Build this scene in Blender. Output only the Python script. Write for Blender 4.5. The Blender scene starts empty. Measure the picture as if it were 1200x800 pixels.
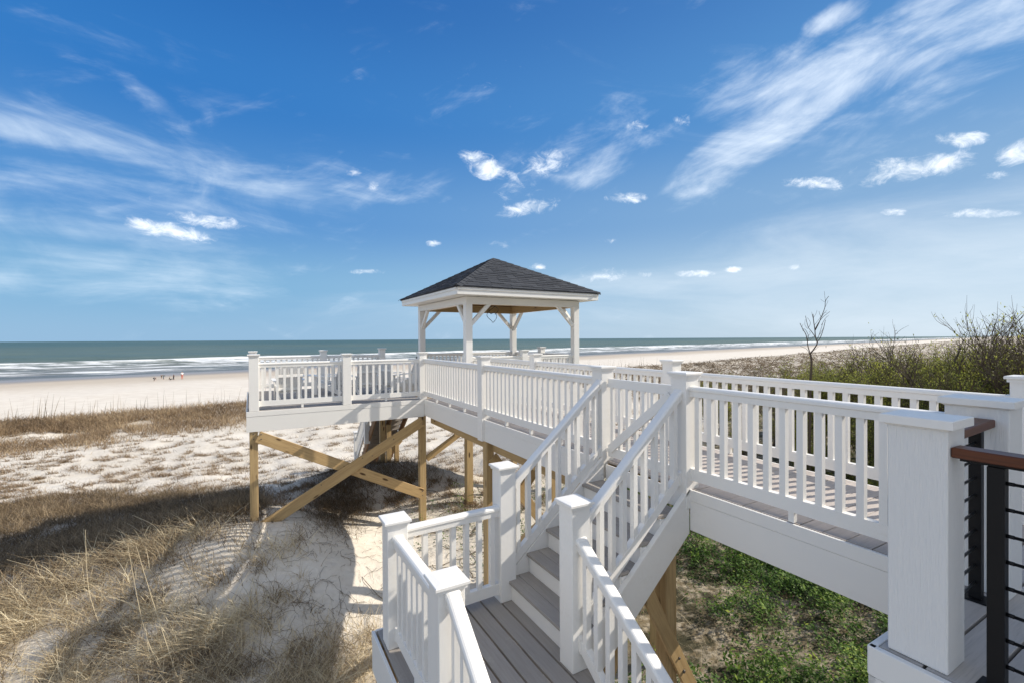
import bpy, bmesh, math, random
import numpy as np
from mathutils import Vector, Matrix, Euler
random.seed(7); rng = np.random.default_rng(7)
C = bpy.context.scene.collection
SC = bpy.context.scene

# ------------------------------------------------------------------ camera
# world: x = across the boardwalk (right), y = out to sea along the boardwalk, z = 0 on the deck boards
F_PX, YAW, PITCH, ROLL, EYE = 539.1, 0.51652, -0.005708, -0.005474, 1.33
def cam_axes():
    f = np.array([math.sin(YAW)*math.cos(PITCH), math.cos(YAW)*math.cos(PITCH), math.sin(PITCH)])
    r = np.array([math.cos(YAW), -math.sin(YAW), 0.0]); u = np.cross(r, f)
    c, s = math.cos(ROLL), math.sin(ROLL)
    return c*r+s*u, -s*r+c*u, f
AR, AU, AF = cam_axes()
def ray(px, py):
    return AR*(px-600)/F_PX + AU*(400-py)/F_PX + AF
def hit(px, py, axis, val):
    d = ray(px, py); o = np.array([0, 0, EYE]); return o + d*((val-o[axis])/d[axis])
def project(x, y, z):
    zz = z-EYE
    d = x*AF[0]+y*AF[1]+zz*AF[2]; d = np.where(d < .05, .05, d)
    return 600+F_PX*(x*AR[0]+y*AR[1]+zz*AR[2])/d, 400-F_PX*(x*AU[0]+y*AU[1]+zz*AU[2])/d
cd = bpy.data.cameras.new('camera'); cam = bpy.data.objects.new('camera', cd); C.objects.link(cam)
cd.sensor_width = 36; cd.lens = F_PX*36/1200; cd.clip_start = .05; cd.clip_end = 60000
cam.matrix_world = Matrix(((AR[0], AU[0], -AF[0], 0), (AR[1], AU[1], -AF[1], 0), (AR[2], AU[2], -AF[2], EYE), (0, 0, 0, 1)))
SC.camera = cam

# ------------------------------------------------------------------ light
SUN_EL = math.radians(32.8); SUN_H = np.array([3.6, -1.0]); SUN_H /= np.linalg.norm(SUN_H)
sun_dir = Vector((SUN_H[0]*math.cos(SUN_EL), SUN_H[1]*math.cos(SUN_EL), math.sin(SUN_EL)))
sl = bpy.data.lights.new('sun', 'SUN'); sl.energy = 4.3; sl.angle = math.radians(.5); sl.color = (1, .93, .82)
so = bpy.data.objects.new('sun', sl); C.objects.link(so); so.rotation_euler = sun_dir.to_track_quat('Z', 'Y').to_euler(); so.location = (20, -10, 30)
SC.view_settings.view_transform = 'Standard'; SC.view_settings.look = 'None'; SC.view_settings.gamma = 1
SC.view_settings.exposure = 0.46
W = bpy.data.worlds.new('World'); SC.world = W; W.use_nodes = True

class NT:                                   # tiny node-tree helper
    def __init__(s, tree): s.t = tree; tree.nodes.clear()
    def n(s, typ, **kw):
        o = s.t.nodes.new(typ)
        ins = kw.pop('ins', {})
        for k, v in kw.items(): setattr(o, k, v)
        for k, v in ins.items():
            if isinstance(v, bpy.types.NodeSocket): s.t.links.new(v, o.inputs[k])
            else: o.inputs[k].default_value = v
        return o
    def m(s, op, a, b=0.0, c=None, clamp=False):
        ins = {0: a, 1: b}
        if c is not None: ins[2] = c
        return s.n('ShaderNodeMath', operation=op, use_clamp=clamp, ins=ins).outputs[0]
    def mix(s, f, a, b, blend='MIX'):
        o = s.n('ShaderNodeMix', data_type='RGBA', blend_type=blend)
        for i, v in ((0, f), (6, a), (7, b)):
            if isinstance(v, bpy.types.NodeSocket): s.t.links.new(v, o.inputs[i])
            else: o.inputs[i].default_value = (tuple(v)+(1,))[:4] if i else v
        return o.outputs[2]
    def noise(s, vec, scale, detail=4, rough=.55, dist=0):
        ins = {'Scale': scale, 'Detail': detail, 'Roughness': rough, 'Distortion': dist}
        if vec is not None: ins['Vector'] = vec
        return s.n('ShaderNodeTexNoise', ins=ins).outputs[0]
    def step(s, v, a, b, lo=0.0, hi=1.0):
        return s.n('ShaderNodeMapRange', interpolation_type='SMOOTHSTEP', ins={0: v, 1: a, 2: b, 3: lo, 4: hi}).outputs[0]
    def scalev(s, vec, sc):
        return s.n('ShaderNodeMapping', ins={'Vector': vec, 'Scale': sc}).outputs[0]
    def dot(s, vec, c):
        return s.n('ShaderNodeVectorMath', operation='DOT_PRODUCT', ins={0: vec, 1: tuple(c)}).outputs['Value']

def build_world():
    t = NT(W.node_tree)
    sky = t.n('ShaderNodeTexSky', sky_type='NISHITA', sun_disc=False, sun_elevation=SUN_EL,
              sun_rotation=math.atan2(SUN_H[0], SUN_H[1]), altitude=0, air_density=1.0, dust_density=.35, ozone_density=3.2)
    d = t.n('ShaderNodeTexCoord').outputs['Generated']
    cols = sky.outputs[0]
    # the photograph's deeper blue overhead, paler to the right and down at the sea
    sep = t.n('ShaderNodeSeparateXYZ', ins={0: d})
    el = sep.outputs[2]
    def grad(stops):
        r = t.n('ShaderNodeValToRGB', ins={'Fac': el}); cr = r.color_ramp; cr.interpolation = 'EASE'
        for i, (p_, c) in enumerate(stops):
            e = cr.elements[i] if i < 1 else (cr.elements[len(cr.elements)-1] if i == len(stops)-1 else cr.elements.new(p_))
            e.position = p_; e.color = (c[0]/8, c[1]/8, c[2]/8, 1)
        return t.mix(1.0, r.outputs[0], (7.4, 7.5, 7.5), 'MULTIPLY')
    gl = grad([(0, (2.1, 3.6, 5.3)), (.10, (1.55, 3.25, 5.1)), (.24, (.70, 2.15, 4.7)), (.42, (.24, 1.45, 4.1)), (.62, (.12, .98, 3.3)), (1, (.30, 1.0, 2.7))])
    gr_ = grad([(0, (4.2, 5.1, 5.9)), (.10, (3.5, 4.6, 5.7)), (.24, (1.9, 3.2, 4.9)), (.42, (.80, 2.25, 4.6)), (.62, (.5, 1.6, 3.9)), (1, (.5, 1.3, 3.0))])
    side = t.step(t.dot(d, (SUN_H[0], SUN_H[1], 0)), -.45, 1.15)
    cols = t.mix(.95, cols, t.mix(side, gl, gr_))
    front = t.step(t.dot(d, AF), 0.0, .3)
    def blob(px, py, ang, a, b, amp):       # soft ellipse fixed in world directions
        v0 = ray(px, py); k = F_PX*np.linalg.norm(v0); d0 = v0/np.linalg.norm(v0)
        r = AR-d0*np.dot(AR, d0); r /= np.linalg.norm(r); u = np.cross(r, d0)
        if np.dot(u, AU) < 0: u = -u
        ca, sa = math.cos(math.radians(ang)), math.sin(math.radians(ang))
        e1, e2 = r*ca+u*sa, -r*sa+u*ca; e3 = np.cross(e1, e2)
        eu = Matrix((e1, e2, e3)).transposed().to_euler('XYZ')
        q = t.n('ShaderNodeMapping', vector_type='TEXTURE', ins={'Vector': d, 'Location': tuple(d0), 'Rotation': tuple(eu), 'Scale': (a/k, b/k, .5)}).outputs[0]
        return t.m('MULTIPLY_ADD', t.n('ShaderNodeVectorMath', operation='DOT_PRODUCT', ins={0: q, 1: q}).outputs['Value'], -amp, amp)
    def streak(px, py, ang, along, across, detail=7, seed=0.0):
        d0 = ray(px, py); d0 = d0/np.linalg.norm(d0)
        r = AR-d0*np.dot(AR, d0); r /= np.linalg.norm(r); u = np.cross(r, d0)
        if np.dot(u, AU) < 0: u = -u
        ca, sa = math.cos(math.radians(ang)), math.sin(math.radians(ang))
        e1 = (r*ca+u*sa)*along; e2 = (-r*sa+u*ca)*across
        v = t.n('ShaderNodeCombineXYZ', ins={0: t.dot(d, e1), 1: t.dot(d, e2), 2: seed}).outputs[0]
        return t.noise(v, 1.0, detail, .62, .35)
    def total(blobs):
        s = None
        for *q, amp in blobs:
            v = blob(*q, amp)
            s = t.m('MAXIMUM', 0.0, v) if s is None else t.m('MAXIMUM', s, v)
        return s
    # left cirrus fan
    cl = total([(60, 240, -8, 330, 75, .62), (190, 195, -17, 330, 48, .52), (60, 160, -17, 230, 24, .85), (90, 215, -4, 300, 22, .6), (60, 262, -10, 260, 30, .72), (40, 330, -3, 230, 34, .7), (185, 125, -50, 50, 14, .4), (120, 318, -4, 260, 50, .60),
                (430, 205, -12, 120, 45, .40), (20, 215, 0, 240, 70, .5), (130, 350, -3, 170, 16, .5)])
    nl = streak(150, 230, -12, 3.2, 17, 7, 1.3)
    nw = t.noise(t.scalev(d, (5, 5, 12)), 1.0, 6, .6, 1.0)
    nl = t.m('ADD', t.m('MULTIPLY_ADD', nl, 1.7, -.35), t.m('MULTIPLY_ADD', nw, 1.1, -.55))
    a1 = t.m('MULTIPLY', t.m('POWER', t.step(t.m('ADD', cl, nl), .62, 1.80), 1.2), .60)
    # right cirrus band
    cr = total([(900, 150, 38, 160, 42, .92), (1010, 75, 32, 190, 55, .92), (1150, 22, 10, 150, 44, .95), (820, 222, 20, 45, 14, .7),
                (975, 22, 25, 42, 20, .8), (860, 185, 45, 90, 28, .8), (740, 145, 0, 80, 40, .42), (690, 190, 0, 130, 60, .32), (610, 205, 10, 80, 40, .34), (470, 210, -5, 110, 34, .36), (900, 90, 20, 120, 50, .5), (1010, 160, 30, 150, 60, .5)])
    nr = streak(980, 110, 33, 5.5, 17, 8, 4.1)
    nr = t.m('ADD', t.m('MULTIPLY_ADD', nr, 1.8, -.40), t.m('MULTIPLY_ADD', nw, 1.6, -.8))
    a2 = t.m('MULTIPLY', t.m('POWER', t.step(t.m('ADD', cr, nr), .66, 1.90), 1.1), .76)
    # pale veil low on the right
    ve = total([(1080, 330, 3, 420, 130, .62), (760, 335, 0, 170, 28, .45), (600, 360, 0, 500, 40, .36)])
    nv = streak(1000, 300, 4, 2.6, 11, 6, 7.7)
    a3 = t.m('MULTIPLY', t.step(t.m('ADD', ve, nv), .66, 1.35), .60)
    # small cumulus puffs
    pf = total([(553, 184, -15, 20, 13, .95), (574, 197, -12, 34, 17, 1.0), (592, 205, -8, 30, 11, .72), (640, 190, 12, 46, 22, .66), (622, 243, 8, 44, 14, .85), (612, 222, 0, 40, 18, .55), (545, 180, 0, 14, 10, .7),
                (195, 270, -13, 62, 13, .92), (246, 259, -10, 44, 12, .95), (1065, 196, 8, 75, 20, .95), (1035, 205, 25, 40, 14, .9), (1122, 163, 0, 32, 12, 1.0),
                (960, 215, 0, 55, 10, .72), (1198, 178, 20, 32, 20, 1.0), (1135, 250, 0, 45, 8, .72), (1048, 249, 0, 16, 6, .8), (735, 232, 0, 32, 9, .76),
                (748, 147, 0, 18, 8, .7), (508, 286, 0, 13, 6, .8), (432, 319, 0, 30, 5, .66), (812, 321, 0, 30, 6, .85), (858, 316, 0, 13, 5, .8),
                (632, 313, 0, 13, 6, .9), (590, 287, 0, 24, 8, .6), (705, 322, 0, 40, 12, .66), (415, 201, 0, 14, 8, .62), (438, 217, 0, 10, 9, .66),
                (1165, 205, 0, 26, 7, .6), (755, 322, 0, 14, 5, .76), (932, 313, 0, 12, 5, .62), (800, 143, 0, 22, 10, .5), (712, 282, 0, 22, 5, .5),
                (300, 345, 0, 26, 6, .4)])
    np_ = t.noise(t.scalev(d, (30, 30, 46)), 1.0, 10, .70, .8); nq = t.noise(t.scalev(d, (11, 11, 20)), 1.0, 6, .6, .4)
    pn = t.m('ADD', t.m('MULTIPLY_ADD', np_, 1.5, -.75), t.m('MULTIPLY_ADD', nq, 1.1, -.55))
    a4 = t.m('MULTIPLY', t.step(t.m('ADD', t.m('MULTIPLY', pf, 1.15), t.m('MULTIPLY', pn, 1.30)), .42, 1.42), .95)
    # unseen loose cloud, added outside the view for whiter, brighter fill light
    back = t.m('SUBTRACT', 1.0, front)
    nb = t.noise(t.scalev(d, (3, 3, 9)), 1.0, 7, .6, .4)
    a5 = t.m('MULTIPLY', t.m('MULTIPLY', t.step(nb, .32, .60), back), .85)
    out = cols
    sh = t.step(t.m('MULTIPLY_ADD', nq, .8, t.m('MULTIPLY', np_, .5)), .45, .85)
    for a, col in ((a3, (5.6, 6.3, 7.0)), (a1, (6.3, 7.2, 8.0)), (a2, (6.8, 7.5, 8.3)), (a5, (6.9, 7.2, 7.5))):
        out = t.mix(t.m('MULTIPLY', a, t.m('MAXIMUM', front, back)), out, col)
    out = t.mix(t.m('MULTIPLY', a4, front), out, t.mix(sh, (4.9, 5.7, 6.6), (8.2, 8.6, 9.1)))
    bg = t.n('ShaderNodeBackground', ins={'Color': out, 'Strength': .108})
    t.n('ShaderNodeOutputWorld', ins={'Surface': bg.outputs[0]})
build_world()

# ------------------------------------------------------------------ materials
def mat(name):
    m = bpy.data.materials.new(name); m.use_nodes = True; return m, NT(m.node_tree)
def finish(t, col, rough=.5, spec=.5, bump=None, bstr=.2, bdist=.01, **extra):
    ins = {'Base Color': col if isinstance(col, bpy.types.NodeSocket) else (tuple(col)+(1,))[:4], 'Roughness': rough, 'Specular IOR Level': spec}
    if bump is not None:
        ins['Normal'] = t.n('ShaderNodeBump', ins={'Height': bump, 'Strength': bstr, 'Distance': bdist}).outputs[0]
    ins.update(extra)
    b = t.n('ShaderNodeBsdfPrincipled', ins=ins)
    t.n('ShaderNodeOutputMaterial', ins={'Surface': b.outputs[0]}); return b
def pos(t): return t.n('ShaderNodeNewGeometry').outputs['Position']
def objc(t): return t.n('ShaderNodeTexCoord').outputs['Object']
def rnd(t): return t.n('ShaderNodeObjectInfo').outputs['Random']

def m_white(name, base, grain=None, rough=.38, gstr=.25):
    m, t = mat(name); p = pos(t)
    n1 = t.noise(p, 1.7, 5); n2 = t.noise(p, 38, 4, .6)
    grime = t.m('MULTIPLY', t.step(n1, .5, .78), t.step(n2, .42, .7))
    col = t.mix(t.m('MULTIPLY', grime, .42), base, (base[0]*.80, base[1]*.76, base[2]*.68))
    g = t.noise(t.scalev(p, grain or (60, 60, 60)), 1.0, 5, .6)
    finish(t, col, t.step(n2, .2, .8, rough-.06, rough+.12), .45, g, gstr, .004); return m
WHITE = m_white('white_vinyl', (.82, .795, .75), (45, 45, 9))
FASCIA = m_white('white_fascia', (.785, .76, .715), (4, 4, 60), .5, .2)
COLUMN = m_white('embossed_white_column', (.77, .755, .725), (150, 150, 9), .5, 1.0)

def m_wood(name, c1, c2, c3, axis='x', rough=.6, spec=.3, knots=True, sc=1.0):
    m, t = mat(name); p = objc(t); off = t.n('ShaderNodeCombineXYZ', ins={0: t.m('MULTIPLY', rnd(t), 37), 1: t.m('MULTIPLY', rnd(t), 91), 2: t.m('MULTIPLY', rnd(t), 17)}).outputs[0]
    q = t.n('ShaderNodeVectorMath', operation='ADD', ins={0: p, 1: off}).outputs[0]
    s = {'x': (1.2, 22, 22), 'y': (22, 1.2, 22), 'z': (22, 22, 1.2)}[axis]
    g = t.noise(t.scalev(q, tuple(v*sc for v in s)), 1.0, 6, .6, 1.2)
    f = t.noise(t.scalev(q, tuple(v*5*sc for v in s)), 1.0, 4, .6)
    col = t.mix(t.step(g, .35, .68), c1, c2)
    col = t.mix(t.m('MULTIPLY', t.step(f, .5, .75), .45), col, c3)
    if not knots and 'board' in name:
        pw = pos(t); dust = t.m('MULTIPLY', t.step(t.noise(pw, 2.6, 6, .65), .50, .72), t.step(t.noise(pw, 45, 4, .7), .38, .62))
        col = t.mix(t.m('MULTIPLY', dust, .34), col, (.55, .48, .39))
    if knots:
        k = t.n('ShaderNodeTexVoronoi', feature='F1', ins={'Vector': t.scalev(q, {'x': (2.2, 7, 7), 'y': (7, 2.2, 7), 'z': (7, 7, 2.2)}[axis]), 'Scale': 1.0, 'Randomness': 1.0}).outputs[0]
        col = t.mix(t.step(k, .20, .10), col, (c3[0]*.35, c3[1]*.28, c3[2]*.25))
    col = t.mix(t.m('MULTIPLY', rnd(t), .35), col, tuple(v*.72 for v in c1))
    finish(t, col, rough, spec, g, .35, .004); return m
PINE = m_wood('treated_pine', (.52, .36, .175), (.40, .262, .12), (.21, .125, .055), 'x')
PINE_Z = m_wood('treated_pine_post', (.51, .36, .18), (.38, .255, .12), (.19, .115, .05), 'z')
OLDPINE = m_wood('weathered_brown_timber', (.26, .14, .065), (.19, .10, .045), (.10, .055, .028), 'x')
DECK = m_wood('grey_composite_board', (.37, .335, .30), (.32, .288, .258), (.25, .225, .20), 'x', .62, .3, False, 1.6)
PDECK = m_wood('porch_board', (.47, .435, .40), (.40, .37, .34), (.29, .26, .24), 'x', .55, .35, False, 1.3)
WDECK = m_wood('pale_composite_board', (.52, .455, .405), (.45, .395, .35), (.35, .305, .27), 'x', .6, .3, False, 1.6)  # paler tone of the composite, for the walkway boards
CEIL = m_wood('gazebo_ceiling_pine', (.25, .125, .05), (.18, .085, .035), (.10, .045, .02), 'x')
IPE = m_wood('oiled_hardwood', (.125, .036, .013), (.075, .021, .008), (.035, .011, .006), 'x', .42, .35, False)
def m_flat(name, c, rough=.5, spec=.5, metal=0, var=.0):
    m, t = mat(name); n = t.noise(objc(t), 14, 4)
    col = t.mix(n, tuple(v*(1-var) for v in c), tuple(min(1, v*(1+var)) for v in c))
    finish(t, col, rough, spec, n, .1, .003, Metallic=metal); return m
BLACK = m_flat('black_powder_coat', (.006, .006, .007), .5, .25, 0, .2)
CABLE = m_flat('black_cable', (.02, .02, .022), .3, .6, .3, .1)
STEEL = m_flat('galvanised_bolt', (.12, .11, .10), .5, .5, .6, .4)
DARKGAP = m_flat('gap_shade_and_pier_timber', (.10, .07, .045), .8, .2, 0, .3)  # dark tone: painted shade under the porch boards, and the pier's own colour
def m_shingle():
    m, t = mat('charcoal_shingle'); p = pos(t)
    n = t.noise(p, 95, 3, .7); n2 = t.noise(p, 6, 3)
    r = rnd(t)
    c = t.mix(r, (.028, .031, .037), (.055, .059, .067))
    c = t.mix(t.step(n, .45, .7), c, t.mix(.35, c, (.14, .145, .155)))
    c = t.mix(t.m('MULTIPLY', n2, .4), c, (.045, .045, .05))
    finish(t, c, .88, .2, n, .6, .006); return m
SHING = m_shingle()

# ------------------------------------------------------------------ builders
def link(o, parent=None):
    C.objects.link(o)
    if parent is not None: o.parent = parent
    return o
def tag(o, label, cat, group=None):
    o['label'] = label; o['category'] = cat
    if group: o['group'] = group
    return o
def thing(name, label, cat, loc=(0, 0, 0), rz=0.0, group=None):
    o = bpy.data.objects.new(name, None); C.objects.link(o); o.empty_display_size = .2
    o.location = loc; o.rotation_euler = (0, 0, rz); return tag(o, label, cat, group)
def obj(name, me, m=None, parent=None, loc=(0, 0, 0), rot=None):
    o = bpy.data.objects.new(name, me)
    if m is not None and not me.materials: me.materials.append(m)
    link(o, parent); o.location = loc
    if rot is not None: o.rotation_euler = rot
    return o
_cache = {}
def box_me(sx, sy, sz, bev=.003, key=''):
    """box with its base centre at the origin; bevelled edges"""
    k = (round(sx, 4), round(sy, 4), round(sz, 4), bev, key)
    if k in _cache: return _cache[k]
    bm = bmesh.new(); bmesh.ops.create_cube(bm, size=1.0)
    for v in bm.verts: v.co = Vector((v.co.x*sx, v.co.y*sy, (v.co.z+.5)*sz))
    if bev: bmesh.ops.bevel(bm, geom=bm.edges[:], offset=bev, segments=1, affect='EDGES')
    me = bpy.data.meshes.new('box'); bm.to_mesh(me); bm.free(); _cache[k] = me; return me
def box(name, x0, x1, y0, y1, z0, z1, m, parent, bev=.003):
    """axis-aligned box in the parent's local space"""
    me = box_me(x1-x0, y1-y0, z1-z0, bev, m.name)
    return obj(name, me, m, parent, ((x0+x1)/2, (y0+y1)/2, z0))
def beam(name, a, b, w, h, m, parent, up=(0, 0, 1), bev=.003):
    """straight timber from a to b, w across, h deep, centred; length runs along local x"""
    a, b = Vector(a), Vector(b); d = b-a; L = d.length; d.normalize()
    side = Vector(up).cross(d); side.normalize(); u = d.cross(side)
    me = box_me(L, w, h, bev, m.name)
    o = obj(name, me, m, parent)
    M = Matrix((d, side, u)).transposed().to_4x4(); M.translation = (a+b)/2 - u*h/2
    o.matrix_local = M; return o
def mesh(name, verts, faces, m=None, smooth=False):
    me = bpy.data.meshes.new(name); me.from_pydata([tuple(v) for v in verts], [], faces); me.update()
    if m: me.materials.append(m)
    if smooth: me.polygons.foreach_set('use_smooth', [True]*len(me.polygons))
    return me
def extrude_me(name, prof, L, dz, m):
    """profile (lateral, vertical) swept along local x, sheared by dz: ends stay vertical"""
    n = len(prof); vs = [(0, p[0], p[1]) for p in prof]+[(L, p[0], p[1]+dz) for p in prof]
    fs = [(i, (i+1) % n, n+(i+1) % n, n+i) for i in range(n)]+[tuple(range(n))[::-1], tuple(range(n, 2*n))]
    return mesh(name, vs, fs, m)
def tube_me(name, pts, radii, m, sides=6):
    vs, fs = [], []
    pts = [Vector(p) for p in pts]
    for i, p in enumerate(pts):
        d = (pts[min(i+1, len(pts)-1)]-pts[max(i-1, 0)]).normalized()
        a = d.orthogonal().normalized(); b = d.cross(a)
        r = radii[i] if hasattr(radii, '__len__') else radii
        for k in range(sides):
            an = 2*math.pi*k/sides; vs.append(p+(a*math.cos(an)+b*math.sin(an))*r)
    for i in range(len(pts)-1):
        for k in range(sides):
            k2 = (k+1) % sides; fs.append((i*sides+k, i*sides+k2, (i+1)*sides+k2, (i+1)*sides+k))
    fs += [tuple(range(sides))[::-1], tuple(range((len(pts)-1)*sides, len(pts)*sides))]
    return mesh(name, vs, fs, m, True)

LOAF = [(-.026, 0), (-.038, -.005), (-.045, -.016), (-.045, -.034), (-.036, -.042), (-.034, -.088), (.034, -.088), (.036, -.042), (.045, -.034), (.045, -.016), (.038, -.005), (.026, 0)]
LOAF = LOAF[::-1]
BW = .044
def railing(label, A, B, zA, zB, group='railings', deck=None, feet=1, bot=.725, pitch=.1265, cat='railing'):
    """A, B: plan ends on the post faces; zA, zB: height of the top of the top rail there"""
    dx, dy = B[0]-A[0], B[1]-A[1]; L = math.hypot(dx, dy); rz = math.atan2(dy, dx); sl = (zB-zA)/L
    t = thing('railing', label, cat, (A[0], A[1], zA), rz, group)
    obj('top_rail', extrude_me('top_rail', LOAF, L, zB-zA, WHITE), None, t)
    hb = .100
    obj('bottom_rail', extrude_me('bottom_rail', [(.026, -bot), (.026, -bot-hb), (-.026, -bot-hb), (-.026, -bot)], L, zB-zA, WHITE), None, t)
    n = max(1, int(round(L/pitch))); step = L/n; hgt = bot-.088+.004+abs(sl)*BW
    me = box_me(BW, BW, hgt, 0, 'bal'); 
    if not me.materials: me.materials.append(WHITE)
    for i in range(n):
        s = (i+.5)*step
        obj('baluster', me, WHITE, t, (s, 0, s*sl-bot-.002-abs(sl)*BW/2))
    if feet:
        for k in range(feet):
            s = L*(k+1)/(feet+1); z = s*sl-bot-hb
            obj('foot_block', box_me(.04, .04, .078, 0, 'foot'), WHITE, t, (s, 0, z-.076))
    grow = [(p[0]*1.10, p[1]*1.07+.003) for p in LOAF]
    for s in (0.0, L-.028):
        obj('rail_bracket', extrude_me('bracket', grow, .028, sl*.028, WHITE), None, t, (s, 0, s*sl))
        o = obj('rail_bracket', extrude_me('bracket', [(.031, -bot+.005), (.031, -bot-hb-.005), (-.031, -bot-hb-.005), (-.031, -bot+.005)], .024, sl*.024, WHITE), None, t, (s if s == 0 else L-.024, 0, s*sl))
    return t
PW = .166
def cap_me(w, h=.026, m=WHITE, over=.025):
    k = ('cap', w, h, m.name, over)
    if k in _cache: return _cache[k]
    a = w/2+over; b = w/2+.012; vs = []; 
    rings = [(b, -.022), (b, 0.0), (a-.003, 0.0), (a, .003), (a, h-.008), (a-.004, h-.004), (a*.55, h-.001)]
    for r, z in rings:
        vs += [(-r, -r, z), (r, -r, z), (r, r, z), (-r, r, z)]
    fs = [(0, 3, 2, 1)]
    for i in range(len(rings)-1):
        for j in range(4):
            fs.append((i*4+j, i*4+(j+1) % 4, i*4+4+(j+1) % 4, i*4+4+j))
    n = len(rings)*4; fs.append((n-4, n-3, n-2, n-1))
    me = mesh('post_cap', vs, fs, m); _cache[k] = me; return me
def post(label, cx, cy, zb, zt, w=PW, group='railing posts', m=WHITE, name='railing_post'):
    t = thing(name, label, 'post', (cx, cy, zb), 0, group)
    hh = zt-zb-.030
    obj('shaft', box_me(w, w, hh, .004, m.name), m, t)
    obj('post_cap', cap_me(w), None, t, (0, 0, hh))
    return t

# ------------------------------------------------------------------ the ground
N_S = np.array([-.227, .974]); T_S = np.array([.974, .227])     # normal to and along the shore
def vnoise(x, y, seed=0):
    """cheap value noise, vectorised"""
    xi = np.floor(x).astype(np.int64); yi = np.floor(y).astype(np.int64); fx = x-xi; fy = y-yi
    fx = fx*fx*(3-2*fx); fy = fy*fy*(3-2*fy)
    def h(a, b):
        n = (a*374761393+b*668265263+seed*974634777) & 0x7fffffff
        n = ((n ^ (n >> 13))*1274126177) & 0x7fffffff
        return ((n ^ (n >> 16)) & 0xffff)/65535.0
    return (h(xi, yi)*(1-fx)+h(xi+1, yi)*fx)*(1-fy)+(h(xi, yi+1)*(1-fx)+h(xi+1, yi+1)*fx)*fy
def fbm(x, y, seed=0, oct=4):
    s = 0; a = .5; 
    for i in range(oct):
        s = s+a*vnoise(x*2**i+31.7*i, y*2**i-17.3*i, seed+i); a *= .5
    return s/(1-.5**oct)
def sm(v, a, b):
    t = np.clip((v-a)/(b-a), 0, 1); return t*t*(3-2*t)
def base_h(x, y):
    m = x*N_S[0]+y*N_S[1]; t = x*T_S[0]+y*T_S[1]
    lvl = -3.50+.65*sm(x-.35*y, -2, 12)
    crest = 36.0+2.2*(fbm(t*.05, t*0+3, 5)-.5)*2
    ridge = .62*np.exp(-((m-crest+1.5)/2.6)**2)*(1-.55*sm(t, 20, 45))
    ridge = ridge*(.75+.6*fbm(t*.22, m*.1, 9))
    beach = -5.25-(m-46)*.0128
    k = sm(m, crest, crest+9)
    out = (lvl+ridge)*(1-k)+beach*k
    sea = sm(m, 137, 220); out = out-2.6*sea
    berm = .22*np.exp(-((m-78)/9)**2)
    return out+berm*k
CT = [(.03, 9.9, -1.95), (.4, 9.9, -2.05), (3.33, 9.95, -2.66), (4.5, 9.95, -2.72), (3.4, 6.9, -2.85), (3.0, 11.0, -2.72)]
for px, py, z in [(440, 550, -2.05), (480, 543, -2.0), (515, 552, -2.1), (415, 570, -2.3), (460, 575, -2.55), (400, 600, -2.6), (365, 600, -2.45), (430, 600, -2.68), (540, 560, -2.9),
                  (20, 560, -3.5), (150, 560, -3.5), (280, 560, -3.45), (250, 520, -3.55), (20, 535, -3.55), (350, 530, -3.5), (600, 500, -3.3), (430, 510, -3.5), (560, 530, -3.1),
                  (0, 800, -3.0), (100, 740, -2.85), (0, 700, -2.62), (80, 665, -2.45), (150, 640, -2.3), (230, 612, -2.15), (300, 606, -2.02), (345, 612, -2.12), (385, 640, -2.42),
                  (430, 640, -2.75), (440, 720, -2.95), (300, 700, -2.5), (200, 720, -2.6), (200, 800, -2.9), (350, 800, -3.0), (430, 790, -3.1), (330, 650, -2.3), (240, 660, -2.38),
                  (200, 590, -3.35), (60, 625, -3.3), (250, 585, -3.2), (0, 610, -3.4), (-150, 640, -3.4), (-150, 760, -2.9), (560, 760, -3.1), (700, 780, -3.05), (520, 640, -2.85),
                  (850, 700, -3.0), (1000, 780, -2.95), (800, 790, -3.0), (640, 600, -2.85), (900, 620, -2.9)]:
    q = hit(px, py, 2, z); CT.append((q[0], q[1], z))
CT += [(-3, 3, -3.1), (2, 1, -3.1), (5, 0, -3.0), (9, 3, -2.8), (8, 7, -2.7), (8.5, 12, -2.6), (0, -3, -3.1), (2, 3.4, -3.08)]
CT = np.array(CT); CX, CY, CZ = CT[:, 0], CT[:, 1], CT[:, 2]
SG = 1.9
def _kern(x, y):
    return np.exp(-((x[:, None]-CX[None])**2+(y[:, None]-CY[None])**2)/(2*SG*SG))
_K = _kern(CX, CY); _w = np.linalg.solve(_K+.06*np.eye(len(CX)), CZ-base_h(CX, CY))
def height(x, y):
    x = np.asarray(x, float); y = np.asarray(y, float); sh = x.shape; x = x.ravel(); y = y.ravel()
    z = base_h(x, y); near = (np.abs(x) < 30) & (y < 40)
    z[near] += _kern(x[near], y[near])@_w
    m = x*N_S[0]+y*N_S[1]
    a = 1-sm(m, 38, 46)
    z += a*((fbm(x*.55, y*.55, 21)-.5)*.24+(fbm(x*2.2, y*2.2, 4, 3)-.5)*.09)
    z += (1-a)*(fbm(x*.12, y*.3, 8)-.5)*.22*(1-sm(m, 105, 137))
    z += a*.02*(fbm(x*9, y*9, 2, 2)-.5)
    return z.reshape(sh)
def H1(x, y): return float(height(np.array([x]), np.array([y]))[0])

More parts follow.
